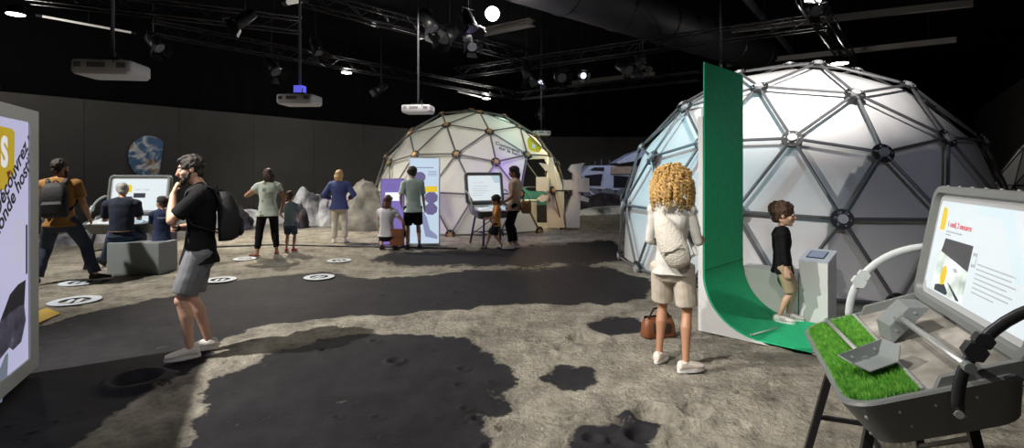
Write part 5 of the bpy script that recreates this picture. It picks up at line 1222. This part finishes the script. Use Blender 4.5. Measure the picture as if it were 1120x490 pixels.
truss('black truss at the top centre above the bright round lamp', ceil(330, -4, ZT + .3), ceil(575, 62, ZT + .2))
def beam(label, a, b, w=.14, h=.14, m=M_BEAM, grp='pale ceiling beams'):
    a, b = Vector(a), Vector(b); o = (a + b) / 2; t = thing('ceiling_beam', label, 'beam', o, 0, grp); Mf = frame(V(0, 0, 0), b - a, V(-(b - a).y, (b - a).x, 0)); L = (b - a).length
    MB().box((-L / 2, -w / 2, -h / 2), (L / 2, w / 2, -h / 2 + .03), M=Mf).build('lower_flange', m, t); MB().box((-L / 2, -.02, -h / 2 + .03), (L / 2, .02, h / 2), M=Mf).build('web', m, t); MB().box((-L / 2, -w / 2, h / 2), (L / 2, w / 2, h / 2 + .03), M=Mf).build('upper_flange', m, t)
    q = MB()
    for f in (.1, .9): p = (a.lerp(b, f) - o); q.tube([p + V(0, 0, h / 2), V(p.x, p.y, 6.8 - o.z)], .02, 5)
    build_each(q, 'hanger', M_TR, t); return t
beam('upper pale beam at the top right', ceil(800, 33, 5.7), ceil(1064, 4, 5.7)); beam('lower pale beam passing behind the top of the near dome', ceil(795, 71, 5.7), ceil(1046, 44, 5.7)); beam('pale beam beneath the middle truss', ceil(626, 91, 5.7), ceil(716, 81, 5.7)); beam('short pale beam right of the bright round lamp', ceil(527, 36, 5.6), ceil(582, 25, 5.6), .3)
beam('grey sloping beam at the top right of centre', ceil(665, -6, 6.1), ceil(800, 70, 6.1), .14, .2, M_BEAMD, 'grey roof beams'); beam('grey sloping beam left of the truss above the near dome', ceil(812, -6, 6.1), ceil(870, 62, 6.1), .1, .15, M_BEAMD, 'grey roof beams')
def strip(label, a, b, lit, r=.03):
    a, b = Vector(a), Vector(b); o = (a + b) / 2; t = thing('tube_light', label, 'tube light', o, 0, 'thin tube fixtures'); Mi = Matrix.Translation(-o)
    MB().tube([a, b], r, 8).build('tube', mat('tube_pale_lit', (.5, .48, .45), .4, emit=(1, .95, .85), estr=lit), t, True, M=Mi); d = (b - a).normalized(); q = MB(); q.tube([a - d * .05, a + d * .06], r * 1.4, 8); q.tube([b - d * .06, b + d * .05], r * 1.4, 8); build_each(q, 'end_cap', M_TR, t, M=Mi); MB().tube([o, V(o.x, o.y, 6.82)], .008, 5).build('wire', M_TR, t, M=Mi)
strip('thin tube running right from the lamp in the upper left corner', ceil(42, 17, 5.3), ceil(146, 36, 5.3), .3, .028); strip('thin tube left of the bright round lamp, upper', ceil(423, 30, 5.3), ceil(468, 42, 5.3), .3, .03); strip('short tube left of the bright round lamp, lower', ceil(458, 43, 5.3), ceil(486, 35, 5.3), .3, .03); strip('thin tube above the rear dome', ceil(500, 100, 5.0), ceil(530, 107, 5.0), .3, .03); strip('short tube at the very top left of centre', ceil(313, 3, 5.3), ceil(334, -1, 5.3), .3, .06); strip('short tube at the top below the truss', ceil(403, 25, 5.3), ceil(412, 28, 5.3), .3, .05)
# ventilation duct
a, b = V(-.8, 10.6, 5.95), V(11.0, 21.0, 5.95); t = thing('ventilation_duct', 'wide dark ventilation duct slanting across the ceiling', 'duct', (a + b) / 2); Mi = Matrix.Translation(-(a + b) / 2)
M_DUCT = mat('duct_dark', (.012, .012, .015), .6); MB().tube([a, b], .62, 28).build('duct_tube', M_DUCT, t, True, M=Mi); q = MB()
for f in np.linspace(.04, .96, 8): p = a.lerp(b, f); d = (b - a).normalized(); q.tube([p - d * .03, p + d * .03], .645, 28)
build_each(q, 'duct_band', M_TR, t, M=Mi, smooth=True)
# projectors
def projector(label, px, py, Y, w_, yaw, glow=None):
    p = at(px, py, Y); t = thing('projector', label, 'projector', p, yaw, 'white projectors on ceiling poles'); d_ = w_ * .78; h = w_ * .26
    mb = MB(); mb.rings([rrect(w_ * .92, d_ * .92, .05, -h / 2), rrect(w_, d_, .06, -h * .3), rrect(w_, d_, .06, h * .35), rrect(w_ * .95, d_ * .95, .05, h / 2)]); mb.build('housing', M_PROJ, t, 'auto')
    for x0, x1 in ((-.42, -.30), (-.2, .1), (.28, .44)):
        v = MB()
        for k in range(int((x1 - x0) / .03)): v.box((w_ * (x0 + k * .03), -d_ / 2 - .004, -h * .05), (w_ * (x0 + k * .03 + .018), -d_ / 2 + .002, h * .3))
        v.build('vent', M_VENT, t)
    MB().tube([V(-w_ * .5, -d_ * .1, 0), V(-w_ * .5 - .03, -d_ * .1, 0)], [.06, .055], 16).build('lens', M_VENT, t)
    MB().box((-w_ * .22, -.12, h / 2), (w_ * .22, .12, h / 2 + .04)).build('mount_plate', M_TR, t); MB().tube([V(0, 0, h / 2), V(0, 0, 6.8 - p.z)], .022, 8).build('pole', mat('pole_grey', (.12, .12, .13), .4, .4), t, True)
    MB().tube([V(.05, -.05, h / 2 + .04), V(.12, -.16, h / 2 + .1), V(.15, -d_ / 2 - .02, h * .3)], .006, 5).build('cable', M_HUB, t, True)
    if glow: MB().box((-.06, -.10, h / 2 + .04), (.08, .06, h / 2 + .16)).build('blue_box', mat('indicator_blue', (.05, .05, .4), .4, emit=(.15, .15, 1), estr=.7), t)
projector('white projector hanging at the upper left, largest of the four', 123, 77, 6.1, .62, .15); projector('white projector with a blue lit box on top, right of the largest one', 328, 110, 8.7, .60, -.05, True); projector('white projector hanging just left of the rear dome', 457.5, 120, 10.9, .60, -.1); projector('small white projector at the right shoulder of the rear dome', 592, 146, 17.5, .58, .1)
# lamps
def lamp(label, px, py, z, r, tilt=0, glow=M_GLOW, disc=False):
    p = ceil(px, py, z); t = thing('ceiling_lamp', label, 'lamp', p, 0, 'lit ceiling lamps'); q = V(-p.x, -p.y, CAMH - p.z).normalized() if disc else V(0, 0, -1)
    MB().tube([-q * .16, -q * .02, q * .01], [r * .6, r * 1.1, r * 1.12], 20).build('housing', M_TR, t, True); MB().tube([q * .01, q * .022], [r, r * .96], 20).build('diffuser', glow, t)
    k = MB(); k.tube([V(0, 0, .1), V(0, 0, 6.8 - z)], .012, 5); k.tube([V(-r * 1.2, 0, 0), V(-r * 1.2, 0, .18), V(r * 1.2, 0, .18), V(r * 1.2, 0, 0)], .012, 5); k.build('yoke', M_TR, t); return p
LP = [lamp('bright lamp in the upper left corner', 17, 15, 5.0, .16), lamp('bright round lamp facing the viewer at the top centre', 538.5, 15, 5.0, .15, disc=True), lamp('small lamp between the second and third projectors', 379, 79, 4.9, .16), lamp('small lamp directly above the rear dome', 532, 107.5, 4.9, .17), lamp('lamp just above the top of the near dome', 918, 69, 4.6, .22), lamp('lamp at the top edge above the near dome', 889, 1, 5.0, .14, disc=True)]
# unlit stage spots hung on the rig
def stage_spot(label, px, py, z, aim, sc=1.0, lens=None):
    p = ceil(px, py, z); t = thing('stage_spotlight', label, 'stage spotlight', p, 0, 'black stage spotlights on the rig'); d = Vector(aim).normalized()
    MB().tube([-d * .22 * sc, -d * .16 * sc, d * .05 * sc, d * .20 * sc], [.06 * sc, .10 * sc, .115 * sc, .12 * sc], 16).build('can', M_TR, t, True)
    MB().tube([d * .20 * sc, d * .21 * sc], [.105 * sc, .10 * sc], 16).build('lens', lens or mat('lens_glass', (.12, .12, .14), .1), t)
    s_ = d.cross(V(0, 0, 1)).normalized() * .14 * sc; MB().tube([s_, s_ + V(0, 0, .2 * sc), -s_ + V(0, 0, .2 * sc), -s_], .012, 5).build('yoke', M_TR, t); MB().tube([V(0, 0, .2 * sc), V(0, 0, 6.8 - z)], .02, 6).build('clamp_rod', M_TR, t)
    k = MB(); sd = s_.normalized() * .13 * sc; u_ = d.cross(sd).normalized() * .13 * sc; f = d * .2 * sc
    for a_, b_ in ((sd, u_), (-sd, u_), (u_, sd), (-u_, sd)): k.prism([f + a_ - b_ * .7, f + a_ + b_ * .7, f + a_ * 1.5 + b_ * .9 + d * .13 * sc, f + a_ * 1.5 - b_ * .9 + d * .13 * sc], (a_.normalized() * .004))
    k.build('barn_doors', M_TR, t)
glo = mat('lens_lit_faint', (.6, .6, .7), .2, emit=(.8, .85, 1), estr=1.2)
for i, (px, py, z, aim, sc, ln, lab) in enumerate((
    (168, 46, 4.8, (1, -.3, -1), 1.2, None, 'black stage spotlight right of the largest projector'), (268, 20, 4.8, (-.8, -.3, -.7), 1.1, None, 'black stage spotlight at the top between the first two projectors'), (297, 72, 4.8, (.8, -.5, -.9), 1.5, None, 'black stage spotlight up left of the blue lit projector'),
    (345, 50, 4.8, (.5, -.3, -1), 1.1, None, 'black stage spotlight above the blue lit projector'), (417, 97, 4.8, (-.8, -.5, -.6), 1.2, None, 'black stage spotlight left of the third projector'), (468, 22, 4.8, (.6, -.3, -1), 1.2, None, 'black stage spotlight far left in the top centre cluster'),
    (492, 38, 4.8, (-.5, -.8, -.6), 1.3, None, 'black stage spotlight in the top centre cluster near the lamp'), (512, 22, 4.8, (.4, -.4, -1), 1.2, None, 'black stage spotlight just left of the bright round lamp'), (515, 48, 4.7, (.2, -.8, -.5), 1.1, None, 'black stage spotlight just below the bright round lamp'), (576, 78, 4.8, (.3, -.2, -1), 1.4, None, 'black stage spotlight at the left of the middle truss'),
    (594, 84, 4.8, (-.4, -.4, -1), 1.1, glo, 'stage spotlight with a pale beam lens under the middle truss'), (612, 84, 4.8, (.2, -1, -.3), 1.5, None, 'large round stage spotlight under the middle truss'), (636, 82, 4.8, (.2, -1, -.3), 1.0, glo, 'small lit stage spotlight under the middle truss'), (682, 74, 4.8, (.4, -.9, -.5), 1.5, None, 'black stage spotlight at the right of the middle truss'), (700, 66, 4.8, (.2, -.5, -1), 1.2, None, 'black stage spotlight above the pair at the right of the middle truss'),
    (887, 9, 4.8, (0, -1, -.6), 1.0, None, 'small stage spotlight beside the top edge lamp'), (592, 122, 4.6, (-.4, -.6, -.8), 1.1, None, 'black stage spotlight above the smallest projector'))): stage_spot(lab, px, py, z, aim, sc, ln)
for i, (px, z0_, Y) in enumerate(((788, 3.3, 12.5),)):
    p = at(px, 75, Y); t = thing('hanging_pole', 'thin black pole hanging above the green slide', 'pole', V(p.x, p.y, p.z)); MB().tube([V(0, 0, 0), V(0, 0, 6.8 - p.z)], .03, 8).build('tube', M_TR, t, True); MB().tube([V(0, 0, -.02), V(0, 0, .1)], .045, 10).build('end_cap', M_TR, t)
t = thing('curtain_rail_pole', 'thin dark rod hanging left of the green slide top', 'pole', ceil(703, 60, 4.9)); MB().tube([V(0, 0, -.1), V(0, 0, 1.8)], .02, 6).build('tube', M_TR, t, True); MB().box((-.08, -.05, -.2), (.08, .05, -.1)).build('junction_box', M_TR, t)
def pl(loc, e, r=.15, c=(1, 1, 1)):
    l = bpy.data.lights.new('lamp_light', 'POINT'); l.energy = e; l.shadow_soft_size = r; l.color = c; o = bpy.data.objects.new('lamp_light', l); COL.objects.link(o); o.location = loc; return o
def sp(loc, tgt, e, ang=60, blend=.4, r=.1, c=(1, 1, 1)):
    l = bpy.data.lights.new('spot_light', 'SPOT'); l.energy = e; l.shadow_soft_size = r; l.color = c; l.spot_size = math.radians(ang); l.spot_blend = blend
    o = bpy.data.objects.new('spot_light', l); COL.objects.link(o); o.location = loc; o.rotation_euler = (Vector(tgt) - Vector(loc)).to_track_quat('-Z', 'Y').to_euler(); return o
WARM = (1, .92, .78); NEU = (1, .96, .90); COOL = (.72, .82, 1)
sp((-5.2, 3.4, 4.9), (-1.2, 4.2, 0), 2500, 84, .7, .05, NEU)                   # low raking light over the foreground, shaded by the left panel
sp((3.3, 5.0, 5.0), (4.2, 8.0, 3.0), 1500, 60, .9, .10, NEU)  # wash on the upper facets of the near dome
sp((5.0, -1.0, 4.9), (4.6, 6.5, 1.0), 260, 60, .9, .2, (.72, .78, 1))                   # added dim cool fill for the lower facets of the near dome
sp((-1.6, 8.6, 4.9), (2.9, 8.4, 1.7), 1000, 42, .8, .1, (.50, .90, 1))         # cyan wash on the left flank of the near dome
sp((-8.2, 6.2, 4.9), (-6.3, 9.2, 0), 1500, 85, .8, .08, NEU)                   # left group
sp((-6.5, 13.0, 4.9), (-4.5, 11.5, 0), 1700, 95, .8, .08, WARM)
sp((-8.0, 12.0, 4.9), (-6.5, 16.5, .6), 900, 70, .8, .08, NEU)
sp((-1.8, 9.0, 4.9), (-1.9, 14.6, 1.8), 650, 60, .8, .1, NEU)                 # front of the rear dome
sp((1.8, 11.0, 4.9), (.6, 15.0, 2.4), 450, 40, .8, .1, (.6, 1, .9))
pl((.6, 15.6, 2.0), 90, .1, (1, .70, .36)); pl((.10, 12.95, 1.9), 22, .1, (.35, .2, 1)); pl((-2.3, 12.4, .4), 12, .1, (.4, .25, 1)); pl((-.2, 15.9, 2.6), 60, .2, (.6, 1, .9))
sp((1.6, 10.6, 4.9), (1.2, 14.6, 1.0), 500, 18, .8, .1, (1, .82, .55))  # added warm spot to brighten the cutout columns, no fixture modelled
sp((8.0, 6.5, 4.9), (13, 13.0, 1.5), 420, 60, .9, .1, NEU)  # added to lighten the right wall, unseen source
sp((4.2, 20.0, 4.9), (4.6, 25, .5), 500, 60, .7, .1, COOL)
sp((.3, -.6, 4.9), (2.2, 4.8, .3), 420, 40, .8, .1, NEU)                     # visitors, slide and near console
sp((-1.6, 1.6, 4.9), (2.1, 3.9, 0), 1150, 50, 1.0, .06, NEU)
sp((1.5, 2.0, 4.9), (-4.0, 3.6, 1.0), 420, 40, .8, .1, NEU)  # added from the right to brighten the information panel's frame, unseen source
sp((-4.5, 1.0, 4.9), (-2.6, 4.7, 1.0), 380, 45, .8, .1, NEU)
for p, e in zip(LP, (120, 160, 120, 120, 120, 120)): pl(p - V(0, 0, .12), e, .12, NEU)
